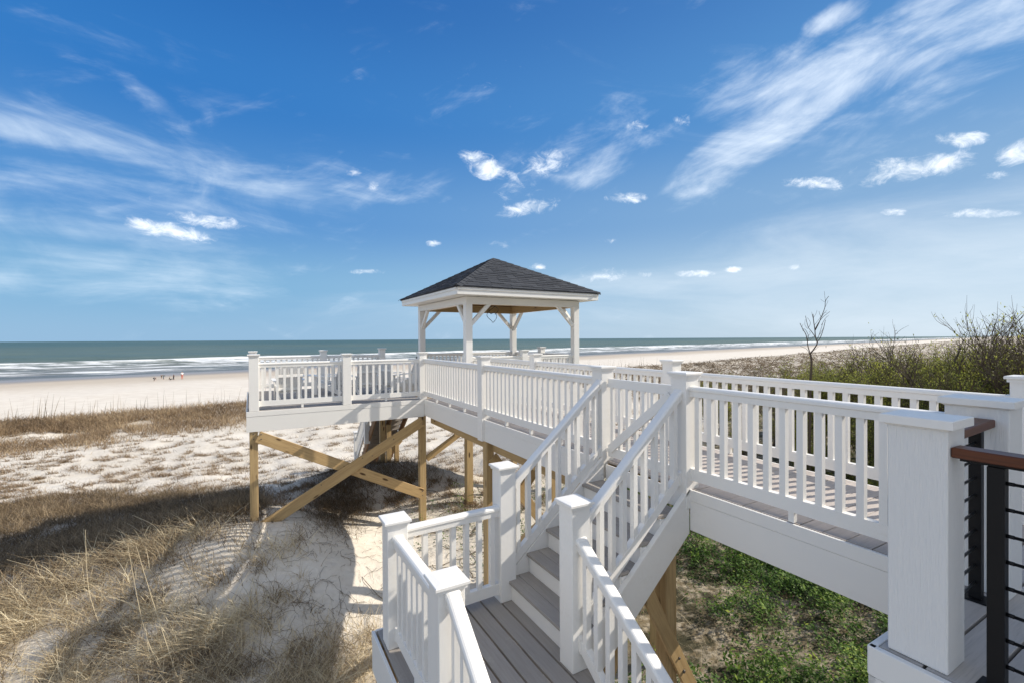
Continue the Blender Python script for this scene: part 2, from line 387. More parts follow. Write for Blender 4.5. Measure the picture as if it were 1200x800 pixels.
def axis_pts(lo, hi, step, far, n):
    core = np.arange(lo, hi+1e-6, step)
    g = step; up = []; v = hi; grow = 1.045
    while v < far: g *= grow; v += g; up.append(v)
    g = step; dn = []; v = lo
    while v > -n: g *= grow; v -= g; dn.append(v)
    return np.concatenate([dn[::-1], core, up])
gx = axis_pts(-9, 11, .13, 14000, 9000); gy = axis_pts(1.5, 17, .13, 9000, 400)
X, Y = np.meshgrid(gx, gy); Z = height(X, Y)
def cover_fn(x, y, z):
    """how overgrown the ground is: returns (dry grass, dark litter, green)"""
    px, py = project(x, y, z); m = x*N_S[0]+y*N_S[1]; t = x*T_S[0]+y*T_S[1]
    dep = x*AF[0]+y*AF[1]
    n1 = fbm(x*.9, y*.9, 41); n2 = fbm(x*3.1, y*3.1, 43, 3)
    crest_y = np.interp(px, [-300, 0, 100, 200, 300, 350, 400, 460], [790, 690, 652, 622, 603, 612, 665, 760])
    leftside = sm(470-px, 0, 30)
    near = (m < 20) & (x-.35*y < 3)
    fg = sm(py-crest_y, -2, 14)*leftside
    bare = np.zeros_like(px)
    for cx, cy, sx, sy, k in [(305, 622, 70, 26, 1.0), (250, 645, 60, 22, .92), (160, 685, 50, 12, .5), (400, 690, 62, 95, .95), (290, 640, 66, 28, .8), (215, 690, 30, 22, .5), (415, 620, 40, 30, .9), (120, 672, 110, 12, .8), (210, 668, 50, 26, .6), (340, 665, 38, 30, .75), (330, 745, 26, 60, .5), (20, 695, 60, 10, .6), (60, 640, 60, 8, .35), (120, 618, 50, 8, .3)]:
        bare = np.maximum(bare, k*np.exp(-(((px-cx)/sx)**2+((py-cy)/sy)**2)**1.4))
    clp = fbm(x*1.5, y*1.5, 91, 3); bare = bare*(1-.6*sm(py, 735, 790))
    d_fg = fg*np.clip(1.0-bare*1.1, 0, 1)*sm(n2*.6+clp*.9, .44, .80)*near
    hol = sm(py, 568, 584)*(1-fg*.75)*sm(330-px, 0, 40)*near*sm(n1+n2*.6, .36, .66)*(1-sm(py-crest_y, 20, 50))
    rid = np.exp(-((m-33.4)/3.9)**4)*sm(n1*.6+fbm(x*.4, y*.9, 77)*.9+.25*np.exp(-((m-35)/1.6)**2), .50, .76)*(1-sm(t, 22, 40)*.6)
    rfield = sm(t, 16, 34)*sm(39.5-m, 0, 4)*sm(m+x*.4, 8, 15)*sm(n1*.7+n2*.5, .42, .66)
    plain = (m > 12) & (m < 33)
    pl = plain*sm(fbm((x*.97+y*.24)*1.1, (y*.97-x*.24)*2.6, 51)+.30*n1, .62, .84)*.55*(1-sm(t, 30, 40))
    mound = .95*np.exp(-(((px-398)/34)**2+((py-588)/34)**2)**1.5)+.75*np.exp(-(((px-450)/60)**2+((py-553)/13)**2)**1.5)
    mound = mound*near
    gr = sm(x+.1*y, 3.6, 5.4)*sm(17-m, 0, 5)*sm(y, -6, -4)*sm(py, 440, 480)*(1-.85*sm(y-.5*(x-4), 5.5, 8))
    dry_r = np.exp(-(((px-905)/120)**2+((py-760)/45)**2)**1.3)+np.exp(-(((px-770)/70)**2+((py-720)/130)**2)**1.3)+.7*np.exp(-(((px-860)/50)**2+((py-690)/18)**2))
    gr2 = gr*np.clip(1-dry_r*.9, 0, 1)*sm(n2*.8+.7*n1, .56, .82)
    return d_fg, hol, rid, rfield, pl, mound, gr, gr2
cv = cover_fn(X.ravel(), Y.ravel(), Z.ravel())
nv = len(gx)*len(gy)
idx = np.arange(nv).reshape(len(gy), len(gx))
quads = np.stack([idx[:-1, :-1], idx[:-1, 1:], idx[1:, 1:], idx[1:, :-1]], -1).reshape(-1, 4)
def grid_mesh(name, P, Q, smooth=True):
    me = bpy.data.meshes.new(name); me.vertices.add(len(P)); me.vertices.foreach_set('co', np.asarray(P, np.float32).ravel())
    k = Q.shape[1]; me.loops.add(Q.size); me.loops.foreach_set('vertex_index', Q.astype(np.int32).ravel())
    me.polygons.add(len(Q)); me.polygons.foreach_set('loop_start', np.arange(len(Q), dtype=np.int32)*k); me.polygons.foreach_set('loop_total', np.full(len(Q), k, np.int32))
    if smooth: me.polygons.foreach_set('use_smooth', np.ones(len(Q), bool))
    me.update(calc_edges=True); return me
gme = grid_mesh('sand', np.stack([X.ravel(), Y.ravel(), Z.ravel()], -1), quads)
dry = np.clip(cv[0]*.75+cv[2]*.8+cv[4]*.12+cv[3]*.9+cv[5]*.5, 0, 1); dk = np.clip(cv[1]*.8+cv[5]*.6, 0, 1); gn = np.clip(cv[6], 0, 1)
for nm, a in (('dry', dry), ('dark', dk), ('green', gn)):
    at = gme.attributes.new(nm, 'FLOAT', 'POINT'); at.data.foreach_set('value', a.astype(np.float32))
def m_sand():
    m, t = mat('beach_sand'); p = pos(t)
    n1 = t.noise(p, .7, 5); n2 = t.noise(p, 7, 5, .6); n3 = t.noise(p, 60, 3, .7)
    c = t.mix(t.step(n1, .3, .7), (.64, .575, .48), (.74, .675, .58))
    c = t.mix(t.m('MULTIPLY', t.step(n2, .45, .75), .30), c, (.45, .38, .29))
    def at(nm): return t.n('ShaderNodeAttribute', attribute_name=nm).outputs['Fac']
    spk = t.step(t.noise(p, 24, 4, .7), .44, .60)
    c = t.mix(t.m('MULTIPLY', at('dry'), t.m('MULTIPLY_ADD', spk, .5, .35)), c, (.25, .185, .11))
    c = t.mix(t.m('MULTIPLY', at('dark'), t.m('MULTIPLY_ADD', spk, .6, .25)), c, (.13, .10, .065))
    g1 = t.step(t.noise(p, 3.2, 5, .65), .40, .60)
    gc = t.mix(g1, (.050, .045, .022), t.mix(t.step(n2, .4, .6), (.20, .155, .09), (.40, .34, .25)))
    c = t.mix(at('green'), c, gc)
    # debris specks lying on bare sand
    v = t.n('ShaderNodeTexVoronoi', feature='F1', ins={'Vector': p, 'Scale': 9.0}).outputs[0]
    c = t.mix(t.m('MULTIPLY', t.step(v, .10, .05), .55), c, (.20, .15, .10))
    mm = t.dot(p, (N_S[0], N_S[1], 0)); wob = t.m('MULTIPLY_ADD', t.noise(t.scalev(p, (.03, .03, .03)), 1.0, 4), 26, -13)
    mw = t.m('ADD', mm, wob)
    far = t.step(mm, 42, 60)
    c = t.mix(far, c, t.mix(t.step(n1, .35, .65), (.66, .59, .50), (.72, .655, .565)))
    damp = t.step(mw, 88, 112); wet = t.step(mw, 116, 133)
    c = t.mix(t.m('MULTIPLY', damp, .8), c, (.46, .385, .30)); c = t.mix(wet, c, (.30, .26, .22))
    rough = t.m('MULTIPLY_ADD', wet, -.62, .92)
    rip = t.n('ShaderNodeTexWave', wave_type='BANDS', bands_direction='Y', ins={'Vector': p, 'Scale': 1.6, 'Distortion': 5.0, 'Detail': 3.0, 'Detail Scale': 1.2}).outputs[1]
    h = t.m('ADD', t.m('ADD', t.m('MULTIPLY', n2, .9), t.m('MULTIPLY', n3, .25)), t.m('MULTIPLY', rip, .22))
    finish(t, c, rough, .25, h, .75, .045); return m
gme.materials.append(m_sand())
ground = bpy.data.objects.new('sand', gme); C.objects.link(ground); ground['kind'] = 'structure'

# ------------------------------------------------------------------ the sea
SEA = -6.42
def build_sea():
    def ax(lo, hi, st, far, gr):
        a = list(np.arange(lo, hi, st)); g = st
        while a[-1] < far: g *= gr; a.append(a[-1]+g)
        return np.array(a)
    mm = ax(118, 262, .75, 30000, 1.06)
    tt = ax(-10, 160, 1.6, 30000, 1.07); tn = ax(10, 190, 2.2, 30000, 1.07); tt = np.concatenate([-tn[::-1], tt])
    T, M = np.meshgrid(tt, mm)
    z = np.zeros_like(T)
    wob = 9*(fbm(T*.012+5, M*0+1, 3)-.5)+3*(fbm(T*.05, M*0+9, 6)-.5)
    foam = np.zeros_like(T)
    for c, w, a, f in ((146, 2.0, .14, .50), (153, 2.6, .25, .8), (166, 2.8, .35, .95), (181, 3.2, .5, 1.0), (196, 3.6, .7, 1.15), (214, 4.0, .8, 1.1), (233, 4.2, .6, .55), (252, 5.0, .45, 0)):
        br = .55+.9*fbm(T*.02+c, M*0+c, int(c))
        dd = (M-c-wob)/w
        prof = np.exp(-dd**2)*br
        z += a*prof*1.2
        foam = np.maximum(foam, f*br*np.exp(-(np.where(dd < 0, dd*.42, dd*1.1))**2))
    wash = .30*sm(M, 140, 160)*(1-sm(M, 205, 240))
    foam = np.clip(np.maximum(foam, wash), 0, 1.3)
    z += .22*(fbm(T*.10, M*.22, 12)-.5)*sm(M, 138, 160)+ .35*(fbm(T*.03, M*.09, 14)-.5)*sm(M, 200, 300)*np.exp(-M/1500)
    XX = T*T_S[0]+M*N_S[0]; YY = T*T_S[1]+M*N_S[1]
    P = np.stack([XX.ravel(), YY.ravel(), (z+SEA).ravel()], -1)
    ii = np.arange(T.size).reshape(T.shape)
    Q = np.stack([ii[:-1, :-1], ii[:-1, 1:], ii[1:, 1:], ii[1:, :-1]], -1).reshape(-1, 4)
    me = grid_mesh('sea', P, Q)
    at = me.attributes.new('foam', 'FLOAT', 'POINT'); at.data.foreach_set('value', foam.ravel().astype(np.float32))
    m, t = mat('sea_water'); p = pos(t)
    mmm = t.dot(p, (N_S[0], N_S[1], 0)); sh = t.step(mmm, 130, 260); dp = t.step(mmm, 250, 1400)
    col = t.mix(sh, (.24, .235, .225), (.135, .165, .105)); col = t.mix(dp, col, (.062, .108, .072))
    q = t.n('ShaderNodeMapping', ins={'Vector': p, 'Rotation': (0, 0, -math.atan2(T_S[1], T_S[0])), 'Scale': (.035, .16, .2)}).outputs[0]
    w1 = t.noise(q, 1.0, 9, .68, .3); big = t.noise(t.scalev(q, (.12, .12, 1)), 1.0, 5, .6)
    col = t.mix(t.m('MULTIPLY', t.step(w1, .40, .60), .75), col, t.mix(.6, col, (.02, .05, .05)))
    fine = t.noise(t.n('ShaderNodeMapping', ins={'Vector': p, 'Rotation': (0, 0, -math.atan2(T_S[1], T_S[0])), 'Scale': (.012, .05, .2)}).outputs[0], 1.0, 8, .75, .5)
    col = t.mix(t.m('MULTIPLY', t.step(fine, .48, .66), .5), col, (.16, .19, .16))
    col = t.mix(t.m('MULTIPLY', t.step(big, .45, .62), .45), col, (.05, .11, .115))
    f = t.n('ShaderNodeAttribute', attribute_name='foam').outputs['Fac']
    q2 = t.n('ShaderNodeMapping', ins={'Vector': p, 'Rotation': (0, 0, -math.atan2(T_S[1], T_S[0])), 'Scale': (.10, .55, .2)}).outputs[0]
    fn = t.noise(q2, 1.0, 8, .7, .5)
    fn = t.m('ADD', t.m('MULTIPLY_ADD', fn, 1.7, -.35), t.m('MULTIPLY_ADD', t.noise(t.scalev(q2, (.22, .5, 1)), 1.0, 4), .9, -.45))
    fm = t.m('MULTIPLY', t.step(t.m('ADD', t.m('MULTIPLY', f, .53), fn), .84, 1.16), .95)
    caps = t.m('MULTIPLY', t.step(t.noise(t.scalev(q, (1.6, 1.2, 1)), 1.0, 6, .7), .735, .78), t.step(mmm, 250, 330))
    fm = t.m('MAXIMUM', fm, t.m('MULTIPLY', caps, .5))
    col = t.mix(fm, col, (.80, .81, .81))
    rough = t.m('MULTIPLY_ADD', fm, .4, .40)
    finish(t, col, rough, .18, w1, 1.0, 1.4)
    me.materials.append(m)
    o = bpy.data.objects.new('sea', me); C.objects.link(o); o['kind'] = 'structure'
build_sea()
exec_marker = 1

# ------------------------------------------------------------------ boardwalk, decks and stairs
def board_me(L, w=.1415, th=.034, m=DECK):
    k = ('board', round(L, 3), w, th, m.name)
    if k in _cache: return _cache[k]
    b = .002
    pr = [(-w/2, -th), (-w/2, -b), (-w/2+b, 0), (w/2-b, 0), (w/2, -b), (w/2, -th)][::-1]
    me = extrude_me('board', pr, L, 0, m); _cache[k] = me; return me
def boards(parent, x0, x1, y0, y1, z, along, m, pitch=.1445, name='board', w=.1415):
    """lay boards over a rectangle in the parent's local space; top faces at z"""
    if along == 'x':
        n = int(math.floor((y1-y0)/pitch+1e-3)); 
        for i in range(n):
            obj(name, board_me(x1-x0, w, .026, m), m, parent, (x0, y0+(i+.5)*(y1-y0)/n, z-.001*(i % 3)))
    else:
        n = int(math.floor((x1-x0)/pitch+1e-3))
        for i in range(n):
            obj(name, board_me(y1-y0, w, .026, m), m, parent, (x0+(i+.5)*(x1-x0)/n, y0, z-.001*(i % 3)), (0, 0, math.pi/2))
def fascia(parent, a, b, z0, z1, th=.025, split=.095):
    """white trim: a narrow upper board set 4 mm proud of a wide lower one; a->b in plan, outward is to the right of a->b"""
    ax_, ay = a; bx, by = b; d = Vector((bx-ax_, by-ay, 0)); L = d.length; d.normalize(); out = Vector((d.y, -d.x, 0))
    for (za, zb, pr) in ((z1-split, z1, .004), (z0, z1-split-.002, 0)):
        o = beam('fascia_board', Vector((ax_, ay, (za+zb)/2))+out*(pr-th/2), Vector((bx, by, (za+zb)/2))+out*(pr-th/2), th, zb-za, FASCIA, parent, (0, 0, 1), .003)
def support(parent, x, y, ztop, s=.14, zb=None):
    z = (H1(x, y)-.35) if zb is None else zb
    p = parent.location
    return box('support_post', x-s/2-p.x, x+s/2-p.x, y-s/2-p.y, y+s/2-p.y, z-p.z, ztop-p.z, PINE_Z, parent, .006)
_bolt = None
def bolt(parent, x, y, z, ax='y', r=.011):
    me = tube_me('bolt', [(0, 0, 0), (0, .012, 0)] if ax == 'y' else [(0, 0, 0), (-.012, 0, 0)], r, STEEL, 6)
    return obj('bolt', me, None, parent, (x, y, z))

# --- walkway
XW0, XW1, UW0, UF = 3.357, 4.86, .95, 9.895
wk = thing('boardwalk', 'long raised white boardwalk of pale crosswise boards leading to the gazebo', 'boardwalk', (XW0, UW0, 0))
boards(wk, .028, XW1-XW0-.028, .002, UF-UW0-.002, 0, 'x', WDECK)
fascia(wk, (0, 8.94), (0, 2.95+.05), -.36, -.004); fascia(wk, (0, 1.80), (0, .0), -.36, -.004)
fascia(wk, (XW1-XW0, 0), (XW1-XW0, 8.9), -.36, -.004)
for xx in (.16, 1.30):
    beam('girder', (xx, 3.3, -.41), (xx, 8.85, -.41), .09, .235, PINE, wk)
for k in range(17):
    beam('joist', (.03, .3+k*.52, -.13), (XW1-XW0-.03, .3+k*.52, -.13), .038, .19, PINE, wk)
for u in (4.4, 6.86):
    for xx in (.075, 1.36):
        support(wk, XW0+xx, u, -.30)
beam('cross_brace', (.11, 5.83, -.62), (1.34, 5.83, -2.2), .038, .18, PINE, wk); beam('cross_brace', (.11, 5.99, -2.2), (1.34, 5.99, -.62), .038, .18, PINE, wk)
beam('cross_brace', (.0, 3.5, -.55), (.0, 5.2, -2.0), .038, .14, PINE, wk)

# --- sun deck
sd = thing('sun_deck', 'raised white edged sun deck with chairs, standing on cross braced timber posts', 'deck', (-.083, UF, 0))
SDX = 3.357+.083; SDY = 13.78-UF
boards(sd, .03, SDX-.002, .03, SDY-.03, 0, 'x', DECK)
fascia(sd, (0, 0), (SDX, 0), -.385, -.004); fascia(sd, (0, SDY), (0, 0.026), -.385, -.004); fascia(sd, (SDX+4.5, SDY), (0.026, SDY), -.385, -.004)
for k in range(7):
    beam('joist', (.04+k*.55, .05, -.13), (.04+k*.55, SDY-.05, -.13), .038, .19, PINE, sd)
for yy in (.11, SDY-.2): beam('girder', (.05, yy, -.27), (SDX, yy, -.27), .09, .2, PINE, sd)
for x, y in ((.035, UF+.09), (3.33, UF+.09), (.035, 13.6), (3.33, 13.6)): support(sd, x, y, -.30)
b1 = beam('cross_brace', (.083+.10, .002, -.48), (.083+3.30, .002, -2.10), .038, .215, PINE, sd, (0, 0, 1))
b2 = beam('cross_brace', (.083+3.30, -.040, -.48), (.083+.13, -.040, -2.20), .038, .215, PINE, sd, (0, 0, 1))
for (x, z) in ((.16, -.44), (.16, -.53), (3.3, -2.04), (3.3, -2.13)): bolt(sd, .083+x, -.028, z)
for (x, z) in ((3.3, -.44), (3.3, -.54), (2.0, -1.12), (2.65, -.80), (1.2, -1.55), (2.2, -1.1)): bolt(sd, .083+x, -.070, z)

for yy in (UF+.018,):
    for xx in (.083+.035, .083+3.33):
        for zz in (-.43, -.52): bolt(sd, xx, .012, zz)
# --- landing
LZ = -1.13
lx0, lx1, ly0, ly1 = .875, 2.18, 2.46, 3.97
ld = thing('stair_landing', 'small landing of grey lengthwise boards between the two white stair flights', 'landing', (lx0, ly0, LZ))
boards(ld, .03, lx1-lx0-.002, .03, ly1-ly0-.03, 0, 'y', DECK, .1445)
fascia(ld, (0, ly1-ly0), (0, 0), -.34, -.004); fascia(ld, (lx1-lx0, ly1-ly0), (.026, ly1-ly0), -.34, -.004); fascia(ld, (.026, 0), (lx1-lx0, 0), -.19, -.03)
for yy in (.2, .7, 1.25): beam('joist', (.03, yy, -.13), (lx1-lx0-.03, yy, -.13), .038, .19, PINE, ld)
for x, y in ((lx0+.10, ly0+.12), (lx0+.10, ly1-.11), (lx1-.1, ly0+.12), (lx1-.1, ly1-.11)): support(ld, x, y, LZ-.03)

# --- upper flight
us = thing('staircase', 'upper flight of grey treads and white risers climbing from landing to gated boardwalk', 'staircase', (2.12, 2.79, LZ), 0, 'stair flights')
RISE = 1.13/6; RUN = .228; SW = 1.088
for k in range(1, 7):
    rx = (k-1)*RUN if k < 6 else 3.357-.03-2.12
    box('riser', rx, rx+.016, .002, SW-.056, (k-1)*RISE+(0 if k > 1 else .002), k*RISE-.028, WHITE, us, .002)
    if k < 6: box('side_panel', rx+.018, rx+RUN-.003, .004, .016, (k-1)*RISE-.16, k*RISE-.036, WHITE, us, 0)
    if k < 6:
        nx = rx-.026; deep = (RUN+.034) if k < 5 else (3.327-2.12-4*RUN+.02)
        w = (deep-.005)/2 if k < 5 else .138
        t_ = bpy.data.objects.new('tread', None); link(t_, us); t_.location = (nx, .002, k*RISE); t_.empty_display_size = .05
        xx = 0
        while xx < deep-.03:
            ww = min(w, deep-xx)
            obj('board', board_me(SW-.058 if k > 1 else SW-.02, round(ww, 3), .026, DECK), DECK, t_, (xx+ww/2, .002, 0), (0, 0, math.pi/2)); xx += ww+.005
def stringer(name, parent, x0, z0, x1, z1, y, dep, th=.035, m=FASCIA, low=None):
    """vertical-ended sloping skirt board, top edge from (x0,z0) to (x1,z1)"""
    vs = []
    for yy in (y, y+th):
        vs += [(x0, yy, z0), (x1, yy, z1), (x1, yy, z1-dep), (x0, yy, max(z0-dep, low if low is not None else -9))]
    fs = [(0, 1, 2, 3), (7, 6, 5, 4), (0, 4, 5, 1), (1, 5, 6, 2), (2, 6, 7, 3), (3, 7, 4, 0)]
    return obj(name, mesh(name, vs, fs, m), None, parent)
q = us.location
stringer('skirt_board', us, 2.06-q.x, -1.115-q.z, 3.353-q.x, -.003-q.z, -.037, .385)
stringer('skirt_cap', us, 2.06-q.x, -1.111-q.z, 3.353-q.x, .001-q.z, -.043, .022, .045, WHITE)
stringer('skirt_board', us, 2.18-q.x, -.865-q.z, 3.303-q.x, .048-q.z, SW-.052, .50)
stringer('carriage', us, 2.10-q.x, -1.33-q.z, 3.35-q.x, -.27-q.z, .03, .24, .04, PINE); stringer('carriage', us, 2.10-q.x, -1.33-q.z, 3.35-q.x, -.27-q.z, .5, .24, .04, PINE)
# timbers below this flight
support(us, 3.265, 2.94, -.40, .13)
beam('cross_brace', (2.84-q.x, .054, -.68-q.z), (3.62-q.x, .054, -2.12-q.z), .036, .13, PINE, us); beam('cross_brace', (3.0-q.x, .26, -.95-q.z), (2.60-q.x, .26, -1.75-q.z), .038, .12, PINE, us)
bolt(us, 3.36-q.x, .026, -1.66-q.z, 'y', .016); bolt(us, 3.30-q.x, .026, -1.52-q.z, 'y', .012)

# --- lower flight, down towards the house side
lw = thing('staircase', 'lower stair flight dropping from the landing between two sloping white railings', 'staircase', (1.06, 2.44, LZ), 0, 'stair flights')
for k in range(1, 9):
    uy = -(k-1)*.24
    box('riser', .05, 1.03, uy-.016, uy, -k*RISE+.002, -(k-1)*RISE-.03, WHITE, lw, .002)
    tt = bpy.data.objects.new('tread', None); link(tt, lw); tt.location = (.03, uy-.28, -k*RISE); tt.empty_display_size = .05
    for j in range(2): obj('board', board_me(1.02, .131, .026, DECK), DECK, tt, (0, .07+j*.137, 0))
def skirt_y(x, parent):
    vs = []
    for xx in (x, x+.035): vs += [(xx, .0, -.02), (xx, -1.95, -1.60), (xx, -1.95, -1.95), (xx, .0, -.36)]
    obj('skirt_board', mesh('skirt', vs, [(0, 1, 2, 3), (7, 6, 5, 4), (0, 4, 5, 1), (1, 5, 6, 2), (2, 6, 7, 3), (3, 7, 4, 0)], FASCIA), None, parent)
skirt_y(-.01, lw); skirt_y(1.05, lw)

# --- beach flight on the far side of the sun deck
bs = thing('staircase', 'beach stair flight seen from beneath, under the far edge of the sun deck', 'staircase', (3.40, 13.80, 0), 0, 'stair flights')
nb_ = 17; rb, tb = .188, .215
for k in range(1, nb_+1):
    uy = (k-1)*tb
    box('tread', .0, .98, uy-.02, uy+.26, -k*rb-.03, -k*rb, DECK, bs, .003)
    box('riser', .0, .98, uy-.004, uy+.014, -k*rb+.001, -(k-1)*rb-.031, DECK, bs, .002)
for xx in (-.03, .46, .97):
    vs = []
    for x2 in (xx, xx+.045): vs += [(x2, 0, -.19), (x2, nb_*tb, -.19-nb_*rb), (x2, nb_*tb, -.46-nb_*rb), (x2, 0, -.50)]
    obj('carriage', mesh('carriage', vs, [(0, 1, 2, 3), (7, 6, 5, 4), (0, 4, 5, 1), (1, 5, 6, 2), (2, 6, 7, 3), (3, 7, 4, 0)], OLDPINE), None, bs)
for (x, y, zt) in ((3.85, 14.9, -1.4), (4.30, 15.6, -1.95), (3.45, 17.0, -3.1), (4.30, 17.0, -3.1)): support(bs, x, y, zt)
beam('cross_brace', (.1, 1.78, -3.1), (1.05, 1.78, -2.1), .038, .14, PINE, bs)
lab = ['left railing of the beach stairs descending beyond the sun deck', 'right railing of the beach stairs behind the braced support post']
for i, xx in enumerate((3.33, 4.50)):
    railing(lab[i], (xx, 13.87), (xx, 15.55), .80, .80-1.68*rb/tb, 'railings', feet=0); 
    post(['white post halfway down the left side of the beach stairs', 'white post halfway down the right side of the beach stairs'][i], xx, 15.64, -2.1, -.55)
    railing(['lower left railing of the beach stairs reaching the sand', 'lower right railing of the beach stairs near the mound'][i], (xx, 15.73), (xx, 17.3), .80-1.86*rb/tb, .80-3.43*rb/tb, 'railings', feet=0)
    post(['white bottom post at the left foot of the beach stairs', 'white bottom post at the right foot of the beach stairs'][i], xx, 17.39, -3.6, -2.0)

# --- porch
px0 = 2.32
po = thing('porch', 'near porch corner with pale crosswise boards and white fascia below the large columns', 'porch', (px0, -2.2, 0))
boards(po, .03, 5.2-px0, .04, UW0+2.2-.005, 0, 'x', PDECK, .15, w=.143)
fascia(po, (0, UW0+2.2+.02), (0, 0), -.42, -.004, .03, .125); fascia(po, (XW0-px0-.002, UW0+2.2+.02), (.0, UW0+2.2+.02), -.42, -.004, .03, .125)
box('gap_shade_block', .05, 3, .1, 3.0, -.30, -.04, DARKGAP, po)  # solid dark block below the boards, standing in for shade in their gaps
support(po, px0+.25, .75, -.3, .2); support(po, px0+.25, -1.9, -.3, .2)

# --- the house this porch belongs to, just outside the right edge of the frame; it shades the porch corner
hs = thing('house', 'white sided beach house on piles at the inner end of the porch', 'house', (5.40, -11.0, 0))
HX, HY, HZ = 9.0, 10.03, 5.2
box('wall', 0, HX, 0, HY, -.30, HZ, FASCIA, hs)
for k in range(27):
    z0 = .02+k*.19
    box('siding_board', -.022, -.002, .1, HY-.1, z0, z0+.188, WHITE, hs, .004)
    box('siding_board', .1, HX-.1, HY+.002, HY+.022, z0, z0+.188, WHITE, hs, .004)
for cxy in ((-.03, -.03), (-.03, HY-.10), (HX-.1, HY-.10)): box('corner_board', cxy[0], cxy[0]+.135, cxy[1], cxy[1]+.135, -.3, HZ, WHITE, hs)
GLS = m_flat('window_glass', (.03, .045, .055), .06, .8)
for (y0, z0, w_, h_) in ((8.2, .9, 1.1, 1.3), (5.2, .9, 1.1, 1.3), (2.2, .9, 1.1, 1.3), (8.2, 3.3, 1.1, 1.2), (5.2, 3.3, 1.1, 1.2)):
    fr = box('window', -.06, -.024, y0-.09, y0+w_+.09, z0-.09, z0+h_+.09, WHITE, hs); p_ = box('pane', -.075-(-.042), -.062-(-.042), y0-(y0+w_/2), y0+w_-(y0+w_/2), .09, h_+.09, GLS, fr, 0)
dr = box('door', -.06, -.024, 6.9, 7.85, .02, 2.1, WHITE, hs); 
for (x, y) in ((.2, .2), (.2, 5.6), (.2, 9.7), (4.5, 5.6), (8.7, 9.7), (8.7, .2), (4.5, 9.7)): box('pile', x-.12, x+.12, y-.12, y+.12, -3.6, -.30, PINE_Z, hs)
vs = [(-.25, -.25, HZ), (HX+.25, -.25, HZ), (HX+.25, HY+.22, HZ), (-.25, HY+.22, HZ), (-.25, -.25, HZ+.18), (HX+.25, -.25, HZ+.18), (HX+.25, HY+.22, HZ+.18), (-.25, HY+.22, HZ+.18), (HX/2, HX/2, HZ+2.2), (HX/2, HY-HX/2, HZ+2.2)]
obj('roof', mesh('roof', vs, [(3, 2, 1, 0), (0, 1, 5, 4), (1, 2, 6, 5), (2, 3, 7, 6), (3, 0, 4, 7), (4, 5, 8), (5, 6, 9, 8), (6, 7, 9), (7, 4, 8, 9)], SHING), None, hs)

# --- posts and railings
ZT = 1.055
post('white boardwalk post left of the gate at the top of the stairs', 3.39, 3.94, -.19, ZT-.02)
post('white boardwalk post right of the gate at the head of the stairs', 3.39, 2.83, -.17, ZT-.02)
post('white post on the near boardwalk rail in front of the gazebo', 3.39, 6.935, -.36, ZT)
post('white corner post where sun deck rail meets the boardwalk rail', 3.34, 9.98, 0, ZT)
post('white post midway along the near rail of the sun deck', 1.72, 9.98, 0, ZT)
post('white corner post at the far left end of the sun deck', .045, 9.98, 0, ZT+.02)
post('white post on the far boardwalk rail, right behind the gate', 4.775, 4.19, 0, ZT)
post('white post on the far boardwalk rail just right of the gazebo', 4.775, 7.5, 0, ZT)
post('white post on the far boardwalk rail beside the near columns at the right edge', 4.80, 1.02, 0, ZT)
post('white landing post at the top corner nearest the sand', 1.01, 3.725, LZ, -.105)
post('white landing post in front, at the head of the lower flight', 1.015, 2.60, LZ, -.09)
post('tall white post at the foot of the upper flight, behind the landing', 2.09, 3.85, LZ, .145)
post('tall white post at the right of the landing, front of the upper flight', 2.115, 2.785, LZ, .125)
post('white far left corner post of the sun deck, towards the sea', .045, 13.7, 0, ZT)
post('white post on the seaward sun deck rail behind the left chairs', 1.75, 13.7, 0, ZT)
post('white post on the seaward sun deck rail left of the gazebo', 3.36, 13.7, 0, ZT+.03)
post('white post midway on the near gazebo rail', 6.07, 10.08, 0, ZT)
post('white post on the right gazebo rail seen against the surf', 7.80, 11.9, 0, ZT+.03)
h = PW/2; R = .905
railing('long near boardwalk railing from the porch column to the right stair post', (3.39, 1.02), (3.39, 2.83-h), R, R)
railing('near boardwalk railing between the left gate post and the middle post', (3.39, 3.94+h), (3.39, 6.935-h), R, R, feet=3)
railing('near boardwalk railing between middle post and sun deck corner post', (3.39, 6.935+h), (3.39, 9.98-h), R, R, feet=3)
railing('right half of the near sun deck railing with shadows below it', (1.72+h, 9.98), (3.34-h, 9.98), R, R)
railing('left half of the near sun deck railing in front of the white chairs', (.045+h, 9.98), (1.72-h, 9.98), R, R)
railing('short side railing at the far left end of the sun deck', (.045, 9.98+h), (.045, 13.7-h), R, R, feet=3)
railing('seaward sun deck railing, leftmost section', (.045+h, 13.7), (1.75-h, 13.7), R, R)
railing('seaward sun deck railing, section left of the beach stairs', (1.75+h, 13.7), (3.36-h, 13.7), R, R)
railing('long far boardwalk railing behind the stripes of shadow, right section', (4.775, 1.02+h), (4.775, 4.19-h), R, R, feet=3)
railing('far boardwalk railing behind the gate and stair head', (4.775, 4.19+h), (4.775, 7.5-h), R, R, feet=3)
railing('far boardwalk railing ending at the gazebo post', (4.775, 7.5+h), (4.775, 9.98), R, R, feet=2)
railing('near gazebo railing, left section', (4.62, 10.085), (6.07-h, 10.085), R, R)
railing('near gazebo railing, right section against the sand', (6.07+h, 10.085), (7.62, 10.085), R, R)
railing('seaward gazebo railing below the distant surf', (4.62, 13.5), (7.62, 13.5), R, R, feet=2)
railing('right gazebo railing, nearer section', (7.80, 10.16), (7.80, 11.9-h), R, R)
railing('right gazebo railing, seaward section', (7.80, 11.9+h), (7.80, 13.45), R, R)
railing('landing railing along the sand side between two landing posts', (1.01, 3.725-h), (1.015, 2.60+h), -.235, -.235, feet=1)
